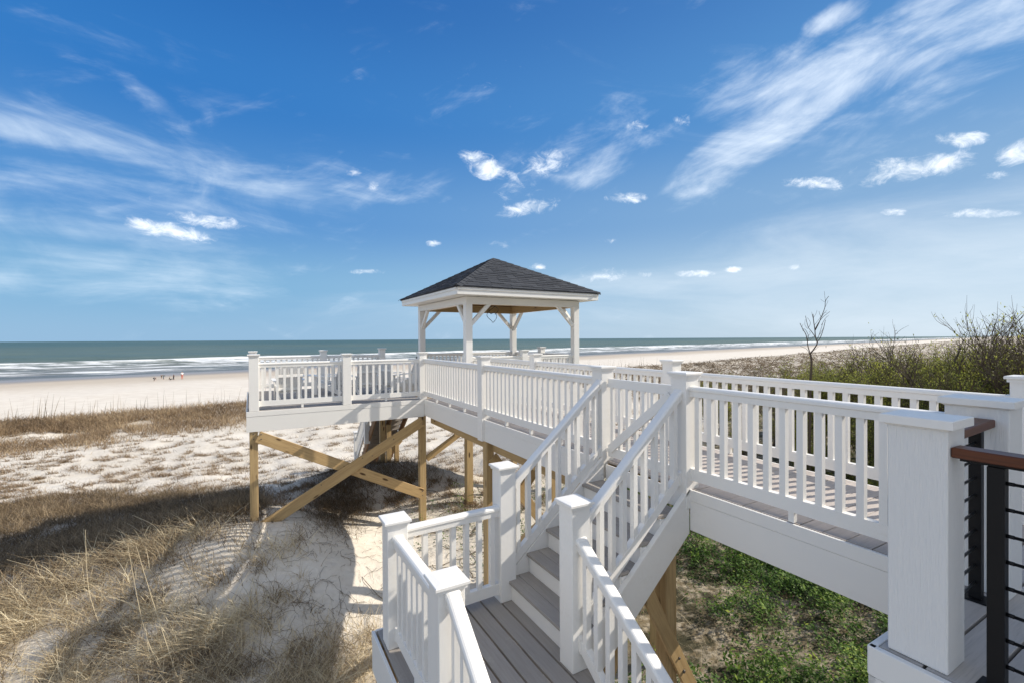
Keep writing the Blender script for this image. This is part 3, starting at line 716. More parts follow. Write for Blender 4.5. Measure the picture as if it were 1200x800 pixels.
railing('landing railing between sand side corner post and tall post', (1.01+h, 3.80), (2.09-h, 3.83), -.235, -.235, feet=1)
railing('left sloping stair railing of the upper flight', (2.09+h, 3.85), (3.39-h, 3.90), -.035, .885, feet=0)
railing('right sloping stair railing of the upper flight, nearest the camera', (2.115+h, 2.80), (3.39-h, 2.83), -.045, .875, feet=0)
railing('left sloping railing of the lower flight at the bottom edge', (1.015, 2.60-h), (1.015, .75), -.13, -1.37, feet=0)
railing('right sloping railing of the lower flight with striped shadows', (2.115, 2.785-h), (2.115, .85), -.14, -1.40, feet=0)

# --- gate between the two stair posts
gt = thing('gate', 'white baluster gate with a diagonal brace at the top of the stairs', 'gate', (3.40, 2.83+h+.012, 0), math.pi/2)
gl = 3.94-2.83-2*h-.024
box('top_rail', 0, gl, -.02, .02, .80, .895, WHITE, gt); box('bottom_rail', 0, gl, -.02, .02, .05, .15, WHITE, gt)
for i in range(8):
    s = (i+.5)*gl/8
    obj('baluster', box_me(.036, .036, .66, 0, 'gbal'), WHITE, gt, (s, -.0, .145))
beam('diagonal_brace', (gl-.045, .030, .135), (.05, .030, .80), .022, .09, WHITE, gt, (0, 0, 1))
bx2 = box('latch', .0, .05, .02, .035, .78, .82, WHITE, gt)
for zz in (.12, .82): box('hinge', gl-.04, gl+.01, .020, .026, zz-.02, zz+.02, WHITE, gt, .001)

# --- large columns on the porch
def column(label, nx, ny, wx, wy, zt):
    t = thing('porch_column', label, 'column', (nx+wx/2, ny+wy/2, 0), 0, 'large porch columns')
    obj('shaft', box_me(wx, wy, zt-.045, .004, 'col'), COLUMN, t, (0, 0, .001))
    vs = []; rings = [(.003, -.024), (.004, -.022), (.008, -.018), (.010, -.016), (.022, -.014), (.022, .018), (.019, .021)]
    for o_, z in rings:
        a, b = wx/2+o_, wy/2+o_; vs += [(-a, -b, z), (a, -b, z), (a, b, z), (-a, b, z)]
    fs = [(0, 3, 2, 1)]+[(i*4+j, i*4+(j+1) % 4, i*4+4+(j+1) % 4, i*4+4+j) for i in range(len(rings)-1) for j in range(4)]+[(24, 25, 26, 27)]
    obj('column_cap', mesh('cap', vs, fs, WHITE), None, t, (0, 0, zt-.022))
    return t
column('large white column nearest the camera at the left end of the wood rail', 2.362, .720, .172, .196, 1.005)
column('large white column behind the wood rail, second from the camera', 3.304, .772, .20, .25, 1.005)

# --- cable railings
def cable_rail(label, x0, y0, x1, y1, posts_, zt, n, dz, cat='cable railing', wdt=.085, start_at_post=True):
    L = math.hypot(x1-x0, y1-y0); rz = math.atan2(y1-y0, x1-x0)
    t = thing('cable_railing', label, cat, (x0, y0, 0), rz, 'cable railings')
    box('wood_rail', 0, L, -wdt/2, wdt/2, zt-.040, zt, IPE, t, .004)
    box('channel', .02, L-.02, -.02, .02, zt-.052, zt-.041, BLACK, t, .001)
    for s in posts_:
        box('metal_post', s-.024, s+.024, -.024, .024, .008, zt-.053, BLACK, t, .002); box('base_plate', s-.055, s+.055, -.055, .055, .001, .007, BLACK, t, .002)
    s0 = posts_[0]+.02 if start_at_post else .005
    me = tube_me('cable', [(s0, 0, 0), (L-.01 if start_at_post else posts_[0], 0, 0)], .0065, CABLE, 6)
    for k in range(n): obj('cable', me, None, t, (0, 0, zt-.11-k*dz))
    fit = tube_me('fitting', [(0, 0, 0), (.02, 0, 0)], .008, BLACK, 6)
    for s in posts_:
        for k in range(n): obj('cable_fitting', fit, None, t, (s+.024, 0, zt-.11-k*dz))
    return t
cable_rail('black cable railing with reddish wood cap running from nearest column to right edge', 2.425, .718, 2.425, -2.0, (.12, 1.5, 2.6), .897, 9, .097)
cable_rail('short black cable railing with wood cap between the two large columns', 2.536, .835, 3.302, .87, (.66,), .905, 9, .088, wdt=.095, start_at_post=False)

# ------------------------------------------------------------------ gazebo
GX0, GY0, GX1, GY1, GP = 4.43, 10.0, 7.79, 13.57, .17
gz = thing('gazebo', 'square white gazebo with dark shingled hip roof and knee braced posts on the deck', 'gazebo', (GX0, GY0, 0))
def L_(x, y, z=0): return (x-GX0, y-GY0, z)
boards(gz, 0, GX1-GX0+.10, -.08, 3.75, -.002, 'x', DECK)
fascia(gz, (.45, -.105), (GX1-GX0+.12, -.105), -.36, -.006); fascia(gz, (GX1-GX0+.12, -.08), (GX1-GX0+.12, 3.75), -.36, -.006)
cor = [(GX0+GP/2, GY0+GP/2), (GX1-GP/2, GY0+GP/2), (GX1-GP/2, GY1-GP/2), (GX0+GP/2, GY1-GP/2)]
BZ0, BZ1 = 2.165, 2.335
for (x, y) in cor:
    obj('post', box_me(GP, GP, BZ0-.004, .004, 'gp'), WHITE, gz, (x-GX0, y-GY0, .003))
for i in range(4):
    a, b = cor[i], cor[(i+1) % 4]; d = Vector((b[0]-a[0], b[1]-a[1], 0)).normalized()
    e = .085 if i % 2 == 0 else -.088
    beam('beam', Vector((a[0]-GX0, a[1]-GY0, (BZ0+BZ1)/2))-d*e, Vector((b[0]-GX0, b[1]-GY0, (BZ0+BZ1)/2))+d*e, .172 if i % 2 == 0 else .166, BZ1-BZ0, WHITE, gz)
    inw = Vector((-d.y, d.x, 0))
    beam('inner_beam', Vector((a[0]-GX0, a[1]-GY0, (BZ0+BZ1)/2+.02))+d*.1+inw*.106, Vector((b[0]-GX0, b[1]-GY0, (BZ0+BZ1)/2+.02))-d*.1+inw*.106, .036, .23, PINE, gz)
    for (c, s) in ((a, 1), (b, -1)):
        p0 = Vector((c[0]-GX0, c[1]-GY0, BZ0-.50))+d*s*(GP/2-.02); p1 = Vector((c[0]-GX0, c[1]-GY0, BZ0+.03))+d*s*(GP/2+.50)
        beam('knee_brace', p0, p1, .083, .09, WHITE, gz, (0, 0, 1))
RX0, RX1, RY0, RY1, RZ0, RZ1 = 4.03, 8.09, 9.56, 13.90, 2.335, 2.50
for a, b in (((RX0, RY0), (RX1, RY0)), ((RX1, RY0+.026), (RX1, RY1)), ((RX1-.026, RY1), (RX0, RY1)), ((RX0, RY1-.026), (RX0, RY0+.026))):
    d = Vector((b[0]-a[0], b[1]-a[1], 0)).normalized(); o = Vector((d.y, -d.x, 0))
    A = Vector((a[0]-GX0, a[1]-GY0, 0)); B_ = Vector((b[0]-GX0, b[1]-GY0, 0))
    beam('roof_fascia', A-o*.0125+Vector((0, 0, (RZ0+RZ1)/2-.01)), B_-o*.0125+Vector((0, 0, (RZ0+RZ1)/2-.01)), .025, RZ1-RZ0-.02, WHITE, gz)
    beam('frieze_board', A+o*.011+Vector((0, 0, RZ1-.030)), B_+o*.011+Vector((0, 0, RZ1-.030)), .020, .058, WHITE, gz)
vs = [L_(RX0+.03, RY0+.03, RZ0+.008), L_(RX1-.03, RY0+.03, RZ0+.008), L_(RX1-.03, RY1-.03, RZ0+.008), L_(RX0+.03, RY1-.03, RZ0+.008),
      L_(GX0+.16, GY0+.16, RZ0+.010), L_(GX1-.16, GY0+.16, RZ0+.010), L_(GX1-.16, GY1-.16, RZ0+.010), L_(GX0+.16, GY1-.16, RZ0+.010)]
obj('soffit', mesh('soffit', vs, [(0, 1, 5, 4), (1, 2, 6, 5), (2, 3, 7, 6), (3, 0, 4, 7)], WHITE), None, gz)
AP = Vector(L_((RX0+RX1)/2, (RY0+RY1)/2, 3.60)); EO = .04
rc = [Vector(L_(RX0-EO, RY0-EO, RZ1-.004)), Vector(L_(RX1+EO, RY0-EO, RZ1-.004)), Vector(L_(RX1+EO, RY1+EO, RZ1-.004)), Vector(L_(RX0-EO, RY1+EO, RZ1-.004))]
up = Vector((0, 0, .022))
roof = obj('roof', mesh('roof', rc+[AP]+[v+up for v in rc]+[AP+up], [(0, 1, 2, 3), (5, 6, 9), (6, 7, 9), (7, 8, 9), (8, 5, 9), (0, 5, 8, 3), (0, 1, 6, 5), (1, 2, 7, 6), (2, 3, 8, 7)], SHING), None, gz)
ins = [Vector(L_(x, y, RZ0+.03)) for x, y in ((GX0+.15, GY0+.15), (GX1-.15, GY0+.15), (GX1-.15, GY1-.15), (GX0+.15, GY1-.15))]; apx = AP-Vector((0, 0, .16))
for i in range(4):
    a, b = ins[i], ins[(i+1) % 4]
    n = 12
    for k in range(n):                      # ceiling boards, each its own strip
        f0, f1 = k/n, (k+.94)/n
        q_ = [a.lerp(apx, f0), b.lerp(apx, f0), b.lerp(apx, f1), a.lerp(apx, f1)]
        obj('ceiling_board', mesh('ceiling_board', q_+[v+Vector((0, 0, .018)) for v in q_], [(3, 2, 1, 0), (4, 5, 6, 7), (0, 1, 5, 4), (2, 3, 7, 6), (1, 2, 6, 5), (3, 0, 4, 7)], CEIL), None, gz)
def shingle_face(ca, cb):
    e = (cb-ca); W_ = e.length; e = e.normalized(); mid = (ca+cb)/2
    sl = (AP+up-mid-up); S_ = sl.length; s_ = sl.normalized(); nrm = e.cross(s_).normalized()
    if nrm.z < 0: nrm = -nrm
    nr = 17; ex = S_/nr; r_ = random.Random(3)
    for row in range(nr-1):
        y0 = row*ex; y1 = y0+ex*1.12
        def lim(y): return W_/2*(1-y/S_)
        x = -lim(y0)-r_.random()*.15
        while x < lim(y0):
            w = r_.choice((.18, .24, .30, .34)); xa, xb = max(x, -lim(y0)), min(x+w-.006, lim(y0)); x += w
            if xb-xa < .03: continue
            ya, yb = max(xa, -lim(y1)), min(xb, lim(y1))
            if yb-ya < .005: ya = yb = max(min((xa+xb)/2, lim(y1)), -lim(y1)); ya -= .004; yb += .004
            th = r_.choice((.010, .016, .020)); base = mid+up
            q_ = []
            for (u_, v_, t_) in ((xa, y0, 0), (xb, y0, 0), (yb, y1, 0), (ya, y1, 0), (xa, y0, th), (xb, y0, th), (yb, y1, .005), (ya, y1, .005)):
                q_.append(base+e*u_+s_*v_+nrm*(t_+.001))
            obj('shingle', mesh('shingle', q_, [(4, 5, 6, 7), (0, 1, 5, 4), (1, 2, 6, 5), (3, 0, 4, 7)], SHING), None, roof)
shingle_face(rc[0], rc[1]); shingle_face(rc[3], rc[0])
for c in rc:
    n = 15
    for k in range(n):
        p0 = (c+up).lerp(AP+up, k/n); p1 = (c+up).lerp(AP+up, (k+1.15)/n if k < n-1 else 1.0)
        d = (p1-p0).normalized(); sd_ = d.cross(Vector((0, 0, 1))).normalized(); dn = Vector((0, 0, -.052))
        q_ = [p0-sd_*.125+dn+Vector((0, 0, .026)), p0+Vector((0, 0, .034)), p0+sd_*.125+dn+Vector((0, 0, .026)), p1-sd_*.125+dn+Vector((0, 0, .014)), p1+Vector((0, 0, .020)), p1+sd_*.125+dn+Vector((0, 0, .014))]
        q_ += [v-Vector((0, 0, .012)) for v in q_[:3]]
        obj('hip_shingle', mesh('hip_shingle', q_, [(0, 1, 4, 3), (1, 2, 5, 4), (0, 6, 7, 1), (1, 7, 8, 2)], SHING), None, roof)
for (x, y) in ((4.52, 10.09), (7.70, 10.09), (4.52, 13.48), (7.70, 13.48)): support(gz, x, y, -.03, .16)
beam('cross_brace', (3.43-GX0, -.02, -1.36), (4.50-GX0, -.02, -.72), .038, .14, PINE, gz)
beam('cross_brace', (4.60-GX0, -.02, -.6), (7.6-GX0, -.02, -2.1), .038, .18, PINE, gz)
beam('girder', (.1, .09, -.27), (3.3, .09, -.27), .09, .2, PINE, gz)
# loose wiring hanging from the gazebo ceiling
def hp(px, py, y=11.3):
    q_ = hit(px, py, 1, y); return Vector(q_)
wire = [(577, 345), (579, 350), (581, 358), (572, 366), (571, 371), (576, 376), (578, 378), (582, 372), (580, 366), (575, 368), (573, 362), (578, 359), (584, 363), (580, 369)]
def smooth(pts, n=4):
    out = []
    for i in range(len(pts)-1):
        p0, p1, p2, p3 = pts[max(i-1, 0)], pts[i], pts[i+1], pts[min(i+2, len(pts)-1)]
        for k in range(n):
            t = k/n; out.append(.5*((2*p1)+(-p0+p2)*t+(2*p0-5*p1+4*p2-p3)*t*t+(-p0+3*p1-3*p2+p3)*t*t*t))
    return out+[pts[-1]]
wp = [hp(x, y, 11.2+.12*math.sin(i*2.1)) for i, (x, y) in enumerate(wire)]; wp[0].z = 2.9
o = obj('hanging_cable', tube_me('cable', smooth(wp), .008, CABLE, 5)); tag(o, 'loose dark wiring dangling in a loop from the gazebo ceiling', 'cable')

# ------------------------------------------------------------------ deck chairs
def adirondack(label, x, y, rz, s=.86):
    t = thing('adirondack_chair', label, 'chair', (x, y, .001), rz, 'white chairs on the sun deck'); t.scale = (s, s, s)
    def sb(name, a, b, w, h_, up_=(0, 0, 1)): return beam(name, a, b, w, h_, WHITE, t, up_, .003)
    for sx in (-.27, .27):                   # front is +y
        sb('leg', (sx, .34, 0), (sx, .34, .50), .095, .022, (1, 0, 0))
        sb('leg', (sx*.93, .30, .33), (sx*.93, -.42, .03), .022, .12)
        sb('arm', (sx*1.18, .44, .535), (sx*1.18, -.30, .515), .125, .022)
        sb('arm_support', (sx, -.24, .12), (sx, -.24, .50), .08, .022, (1, 0, 0))
    for k in range(6):
        f = k/5; sb('seat_slat', (-.27, .34-.50*f, .375-.17*f), (.27, .34-.50*f, .375-.17*f), .082, .02)
    for k in range(7):
        xx = (k-3)*.083; top = .98-abs(k-3)**2*.013
        sb('back_slat', (xx*.85, -.16, .20), (xx*1.08, -.16-.38*(top-.2), top), .076, .018, (0, 1, .4))
    sb('back_rail', (-.29, -.21, .30), (.29, -.21, .30), .035, .07); sb('back_rail', (-.30, -.345, .64), (.30, -.345, .64), .03, .06)
    return t
adirondack('white slatted deck chair facing the sea behind the left half of the railing', .72, 11.45, .1)
adirondack('white slatted deck chair turned sideways right beside the leftmost chair', 1.75, 12.15, .9)
adirondack('white slatted deck chair seen through the railing right of the middle deck post', 2.42, 11.75, .15)
adirondack('white slatted deck chair with stepped arm nearest the gazebo, turned to the right', 3.25, 11.85, -1.2)
t = thing('side_table', 'small low white slatted table between the deck chairs', 'table', (1.22, 12.7, .001), .1)
for k in range(5): beam('top_slat', (-.22, (k-2)*.09, .44), (.22, (k-2)*.09, .44), .082, .02, WHITE, t)
for sx in (-.17, .17):
    for sy in (-.16, .16): box('leg', sx-.02, sx+.02, sy-.02, sy+.02, 0, .43, WHITE, t)

# ------------------------------------------------------------------ people on the beach, and far off
def skin_obj(name, joints, edges, m, parent, sub=1):
    me = bpy.data.meshes.new(name); me.from_pydata([j[:3] for j in joints], edges, []); me.materials.append(m)
    o = bpy.data.objects.new(name, me); link(o, parent)
    md = o.modifiers.new('Skin', 'SKIN')
    if not me.skin_vertices: 
        bm = bmesh.new(); bm.from_mesh(me); bm.verts.layers.skin.verify(); bm.to_mesh(me); bm.free()
    for i, j in enumerate(joints):
        me.skin_vertices[0].data[i].radius = (j[3], j[3]*(j[4] if len(j) > 4 else 1))
    me.skin_vertices[0].data[0].use_root = True
    md.use_smooth_shade = True
    s = o.modifiers.new('Sub', 'SUBSURF'); s.levels = sub; s.render_levels = sub
    return o
MS = {k: m_flat('cloth_'+k, c, .8, .2, 0, .1) for k, c in dict(coral=(.55, .20, .15), white=(.75, .73, .72), dark=(.03, .032, .04), olive=(.12, .12, .09), grey=(.20, .21, .22), skin=(.42, .24, .16), hair=(.03, .02, .015), blue=(.08, .12, .25)).items()}
POSE = dict(   # pelvis, chest, neck, head, then per side: shoulder, elbow, hand, hip, knee, ankle, toe  (x side, y forward, z up) for a 1.7 m figure
 stand=dict(pel=(0, 0, .93), che=(0, .01, 1.30), nec=(0, .02, 1.46), hea=(0, .03, 1.60), sh=(.18, 0, 1.40), el=(.24, .0, 1.12), ha=(.26, .10, .90), hi=(.09, 0, .90), kn=(.11, .04, .49), an=(.12, 0, .07), to=(.13, .14, .03)),
 bend=dict(pel=(0, -.18, .86), che=(0, .18, .93), nec=(0, .32, .92), hea=(0, .45, .88), sh=(.17, .25, .90), el=(.2, .30, .58), ha=(.16, .34, .28), hi=(.10, -.18, .84), kn=(.16, .0, .47), an=(.16, -.12, .07), to=(.17, .04, .03)),
 crouch=dict(pel=(0, -.12, .36), che=(0, .10, .68), nec=(0, .18, .80), hea=(0, .24, .92), sh=(.17, .12, .75), el=(.22, .28, .52), ha=(.12, .44, .40), hi=(.1, -.1, .36), kn=(.2, .32, .48), an=(.17, .02, .07), to=(.19, .18, .03)),
 sit=dict(pel=(0, 0, .13), che=(0, -.10, .50), nec=(0, -.10, .64), hea=(0, -.06, .78), sh=(.16, -.10, .58), el=(.22, -.22, .34), ha=(.22, -.30, .10), hi=(.09, .02, .13), kn=(.13, .42, .33), an=(.12, .74, .07), to=(.12, .88, .06)))
def person(label, x, y, rz, pose, s, top, bottom, legs='skin', group='people on the beach'):
    t = thing('person', label, 'person', (x, y, H1(x, y)), rz, group); t.scale = (s, s, s)
    P = POSE[pose]
    J = [(*P['pel'], .115, .8), (*P['che'], .13, .75), (*P['nec'], .055), (*P['hea'], .085, 1.15)]; E_ = [(0, 1), (1, 2), (2, 3)]
    for sg in (-1, 1):
        f = lambda k: (P[k][0]*sg, P[k][1], P[k][2])
        b = len(J)
        J += [(*f('sh'), .055), (*f('el'), .042), (*f('ha'), .034), (*f('hi'), .085), (*f('kn'), .060), (*f('an'), .040), (*f('to'), .035)]
        E_ += [(1, b), (b, b+1), (b+1, b+2), (0, b+3), (b+3, b+4), (b+4, b+5), (b+5, b+6)]
    skin_obj('body', J, E_, MS['skin'], t)
    tj = [(*P['pel'], .128, .82), (*P['che'], .145, .78)]; te = [(0, 1)]
    lj = [(*P['pel'], .13, .85)]; le = []
    for sg in (-1, 1):
        f = lambda k: (P[k][0]*sg, P[k][1], P[k][2])
        b = len(tj); tj += [(*f('sh'), .068), (*f('el'), .055)]; te += [(1, b), (b, b+1)]
        b = len(lj); kn, an = Vector(f('kn')), Vector(f('an'))
        lj += [(*f('hi'), .100), (*kn, .076)]; le += [(0, b), (b, b+1)]
        if bottom != 'dark_short': lj.append((*kn.lerp(an, .85), .058)); le.append((b+1, b+2))
    skin_obj('shirt', tj, te, MS[top], t); skin_obj('trousers', lj, le, MS[bottom], t)
    hx = Vector(P['hea'])+Vector((0, -.015, .035)); skin_obj('hair', [(*hx, .095), (hx.x, hx.y-.03, hx.z+.03, .085)], [(0, 1)], MS['hair'], t)
    return t
def bpt(px, py, z=-6.02):
    q_ = hit(px, py, 2, z); 
    for _ in range(4): q_ = hit(px, py, 2, H1(q_[0], q_[1]))
    return q_[0], q_[1]
x, y = bpt(213.5, 444.2); person('person standing on the beach in coral trousers and a white top', x, y, .6, 'stand', .92, 'white', 'coral')
x, y = bpt(203.6, 444.4); person('small person in dark clothes standing between the crouching figures and coral trousers', x, y, 1.0, 'stand', .62, 'dark', 'dark')
x, y = bpt(199.4, 444.8); person('small person in olive clothes sitting on the sand', x, y, -1.4, 'sit', .75, 'olive', 'dark')
x, y = bpt(191.3, 444.5); person('person in grey olive clothes bending forward to dig in the sand', x, y, 1.9, 'bend', .92, 'olive', 'grey')
x, y = bpt(181.0, 446.0); person('leftmost person crouching low in dark clothes on the beach', x, y, -1.6, 'bend', .66, 'dark', 'dark')
x, y = bpt(968, 407.5); person('tiny far figure in dark clothes on the beach beyond the bare sapling', x, y, 0, 'stand', 1, 'dark', 'dark', group='far walkers')
x, y = bpt(1011, 405.2); person('tiny far figure near the surf left of the shrubs', x, y, 0, 'stand', 1, 'dark', 'grey', group='far walkers')

# distant pier, low on the horizon at the right
pa, pb = Vector((0, 0, 0)), Vector((0, 0, 0))
qa = ray(1146, 395); qb = ray(1172, 395); pa = Vector((qa[0]*1500, qa[1]*1500, 0)); pb = Vector((qb[0]*1390, qb[1]*1390, 0))
pr = thing('pier', 'distant dark pier on piles at the horizon behind the right shrubs', 'pier', (pa.x, pa.y, SEA), 0)
dl = pb-pa; beam('pier_deck', (0, 0, 8.0), (dl.x, dl.y, 8.0), 5, .9, DARKGAP, pr, bev=0)
for k in range(15):
    f = k/14; obj('pile', box_me(1.3, 1.3, 11, 0, 'pile'), DARKGAP, pr, (dl.x*f, dl.y*f, -3.4))

# ------------------------------------------------------------------ vegetation
def m_leafy(name, ramp, rough=.7, trans=.25):
    m, t = mat(name)
    v = t.n('ShaderNodeAttribute', attribute_name='shade').outputs['Fac']
    r = t.n('ShaderNodeValToRGB', ins={'Fac': v}); cr = r.color_ramp
    for i, (p_, c) in enumerate(ramp):
        e = cr.elements[i] if i < 2 else cr.elements.new(p_)
        e.position = p_; e.color = (*c, 1)
    col = r.outputs[0]
    b = t.n('ShaderNodeBsdfPrincipled', ins={'Base Color': col, 'Roughness': rough, 'Specular IOR Level': .2})
    tr = t.n('ShaderNodeBsdfTranslucent', ins={'Color': col})
    mx = t.n('ShaderNodeMixShader', ins={0: trans, 1: b.outputs[0], 2: tr.outputs[0]})
    t.n('ShaderNodeOutputMaterial', ins={'Surface': mx.outputs[0]}); return m
DRY = m_leafy('dry_dune_grass', [(0, (.10, .072, .045)), (1, (.88, .78, .55)), (.3, (.26, .19, .115)), (.6, (.54, .43, .27)), (.82, (.74, .62, .41))])
BRN = m_leafy('brown_matted_grass', [(0, (.055, .04, .026)), (1, (.42, .32, .20)), (.4, (.155, .112, .068)), (.75, (.28, .205, .12))])
RDG = m_leafy('ridge_tussock_grass', [(0, (.14, .095, .055)), (1, (.58, .45, .29)), (.4, (.27, .19, .115)), (.75, (.42, .31, .19))])
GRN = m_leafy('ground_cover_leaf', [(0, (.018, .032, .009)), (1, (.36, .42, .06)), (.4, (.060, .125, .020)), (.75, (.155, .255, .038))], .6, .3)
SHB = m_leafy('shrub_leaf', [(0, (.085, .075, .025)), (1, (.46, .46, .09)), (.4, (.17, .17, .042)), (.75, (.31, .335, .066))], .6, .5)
m_, t_ = mat('grey_brown_bark'); n_ = t_.noise(t_.scalev(pos(t_), (20, 20, 4)), 1, 4); finish(t_, t_.mix(n_, (.075, .052, .036), (.17, .13, .095)), .85, .2, n_, .4, .003); BARK = m_

def blades(name, label, P, L, Wd, lean, droop, m, nseg=2, bias=None, shade=None, kind='stuff', azj=None, cat='grass'):
    N = len(P); az = rng.uniform(0, 2*np.pi, N) if azj is None else azj
    h = np.stack([np.cos(az), np.sin(az)], -1)*lean[:, None]
    if bias is not None: h = h+np.asarray(bias)[None]*rng.uniform(.3, 1.3, N)[:, None]
    sa = rng.uniform(0, 2*np.pi, N); side = np.stack([np.cos(sa), np.sin(sa), np.zeros(N)], -1)
    V = []
    for j in range(nseg+1):
        s = j/nseg; p = P.copy()
        p[:, 0] += L*h[:, 0]*(s+.5*s*s); p[:, 1] += L*h[:, 1]*(s+.5*s*s); p[:, 2] += L*(s-droop*s*s)*.95-.02*(j == 0)
        w = Wd*(1-.88*s)/2
        V.append(p-side*w[:, None]); V.append(p+side*w[:, None])
    V = np.stack(V, 1).reshape(-1, 3); k = 2*(nseg+1)
    b = (np.arange(N)*k)[:, None]
    Q = np.concatenate([b+np.array([[2*j, 2*j+1, 2*j+3, 2*j+2]]) for j in range(nseg)], 0)
    me = grid_mesh(name, V, Q, False)
    sh = np.repeat(np.clip(shade if shade is not None else rng.beta(2, 2, N), 0, 1), k)
    at = me.attributes.new('shade', 'FLOAT', 'POINT'); at.data.foreach_set('value', sh.astype(np.float32)); me.materials.append(m)
    o = bpy.data.objects.new(name, me); C.objects.link(o); o['kind'] = kind; tag(o, label, cat); return o
def scatter_img(n, x0, x1, y0, y1, col, z0=-3.0, power=1.0):
    """candidate ground points spread evenly as seen from the boardwalk side, kept where cover column `col` says so"""
    px = rng.uniform(x0, x1, n); py = y0+(y1-y0)*rng.uniform(0, 1, n)**power
    d = AR[None]*((px-600)/F_PX)[:, None]+AU[None]*((400-py)/F_PX)[:, None]+AF[None]
    z = np.full(n, z0)
    ok = d[:, 2] < -.004
    px, py, d, z = px[ok], py[ok], d[ok], z[ok]
    for _ in range(7):
        s = (z-EYE)/d[:, 2]; x = d[:, 0]*s; y = d[:, 1]*s; z = .5*z+.5*height(x, y)
    s = (z-EYE)/d[:, 2]; x = d[:, 0]*s; y = d[:, 1]*s; z = height(x, y)
    c = cover_fn(x, y, z); c = col(c); keep = rng.uniform(0, 1, len(c)) < c
    return np.stack([x, y, z], -1)[keep]
def scatter_world(n, x0, x1, y0, y1, col):
    x = rng.uniform(x0, x1, n); y = rng.uniform(y0, y1, n); z = height(x, y); c = col(cover_fn(x, y, z)); k = rng.uniform(0, 1, n) < c
    return np.stack([x, y, z], -1)[k]
def dep(P): return np.maximum(P[:, 0]*AF[0]+P[:, 1]*AF[1], 1)

P = scatter_world(275000, -9, 4, 2.6, 12, lambda c: c[0]); print('fg', len(P)); 
cl = fbm(P[:, 0]*2.4, P[:, 1]*2.4, 61, 3); n = len(P)
blades('dune_grass', 'dry straw coloured grass matted over the near dune', P, rng.uniform(.14, .48, n)*(.5+1.0*cl), rng.uniform(.005, .0125, n), rng.uniform(.2, 1.25, n), rng.uniform(.1, .8, n), DRY, 3, (-.15, .1), np.clip(rng.beta(1.3, 1.5, n)*.85+(cl-.5)*1.1+.12, 0, 1))
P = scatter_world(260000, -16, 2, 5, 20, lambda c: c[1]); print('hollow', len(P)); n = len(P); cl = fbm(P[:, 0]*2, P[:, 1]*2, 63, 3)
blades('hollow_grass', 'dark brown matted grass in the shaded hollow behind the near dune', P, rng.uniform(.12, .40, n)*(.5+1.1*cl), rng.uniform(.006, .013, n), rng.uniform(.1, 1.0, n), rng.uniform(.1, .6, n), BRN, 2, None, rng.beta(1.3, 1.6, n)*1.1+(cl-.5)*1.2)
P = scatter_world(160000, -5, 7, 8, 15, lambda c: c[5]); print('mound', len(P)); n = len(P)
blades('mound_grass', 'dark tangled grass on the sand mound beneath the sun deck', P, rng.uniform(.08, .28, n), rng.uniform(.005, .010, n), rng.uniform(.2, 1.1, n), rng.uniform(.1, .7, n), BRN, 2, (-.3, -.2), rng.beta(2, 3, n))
P = scatter_img(230000, -150, 700, 440, 545, lambda c: c[2]); print('ridge', len(P)); n = len(P); cl = fbm(P[:, 0]*.8, P[:, 1]*1.6, 65, 3)
blades('ridge_grass', 'brown tussock grass along the seaward dune ridge', P, rng.uniform(.18, .52, n)*(.55+.9*cl), rng.uniform(.014, .030, n), rng.uniform(.1, .8, n), rng.uniform(0, .5, n), RDG, 2, None, rng.beta(2, 2, n)*.8+(cl-.5)*1.2+.1)
B = scatter_img(4200, -150, 760, 480, 600, lambda c: np.clip(.30+c[4]*1.0, 0, 1)*(c[0] < .2)*(c[2] < .5)); B = B[(B[:, 0]*N_S[0]+B[:, 1]*N_S[1] < 34)]; P = np.repeat(B, 42, 0); n = len(P); P[:, 0] += rng.normal(0, .11, n)*np.repeat(rng.uniform(.5, 1.6, len(B)), 42); P[:, 1] += rng.normal(0, .05, n); P[:, 2] = height(P[:, 0], P[:, 1]); print('plain', n)
blades('sand_tufts', 'small dry tufts dotted over the sand between the dunes', P, rng.uniform(.08, .26, n), rng.uniform(.008, .016, n), rng.uniform(.1, 1.1, n), rng.uniform(.1, .7, n), RDG, 2, (-.35, .05), rng.beta(2, 3.2, n))
P = scatter_img(105000, 620, 1300, 398, 470, lambda c: c[3], -2.9, 1.3); print('rfield', len(P)); n = len(P); dd = dep(P)
blades('far_dune_scrub', 'brown low scrub over the dunes to the right of the gazebo', P, np.minimum(rng.uniform(.12, .40, n)*np.clip(dd/18, .8, 2.2), 1.0), np.clip(rng.uniform(.0011, .0018, n)*dd, .012, .5), rng.uniform(.6, 2.2, n), rng.uniform(.3, .8, n), BRN, 2, None, rng.beta(2, 2, n)*.55+.12+.5*(fbm(P[:, 0]*.5, P[:, 1]*.5, 81, 3)-.4))
# sea oats standing on the ridge
tt = np.concatenate([rng.uniform(-22, 20, 330), rng.uniform(20, 60, 170)]); mm = rng.normal(35.6, .8, len(tt)); P = np.stack([tt*T_S[0]+mm*N_S[0], tt*T_S[1]+mm*N_S[1]], -1)
P = np.concatenate([P, height(P[:, 0], P[:, 1])[:, None]], 1); n = len(P)
blades('sea_oats', 'tall thin sea oat stems standing along the dune ridge against the beach', P, rng.uniform(.6, 1.6, n)*(.6+.7*fbm(tt*.3, tt*0, 5)), rng.uniform(.020, .034, n), rng.uniform(0, .12, n), rng.uniform(0, .1, n), BRN, 3, (.05, 0), rng.uniform(.3, .8, n))
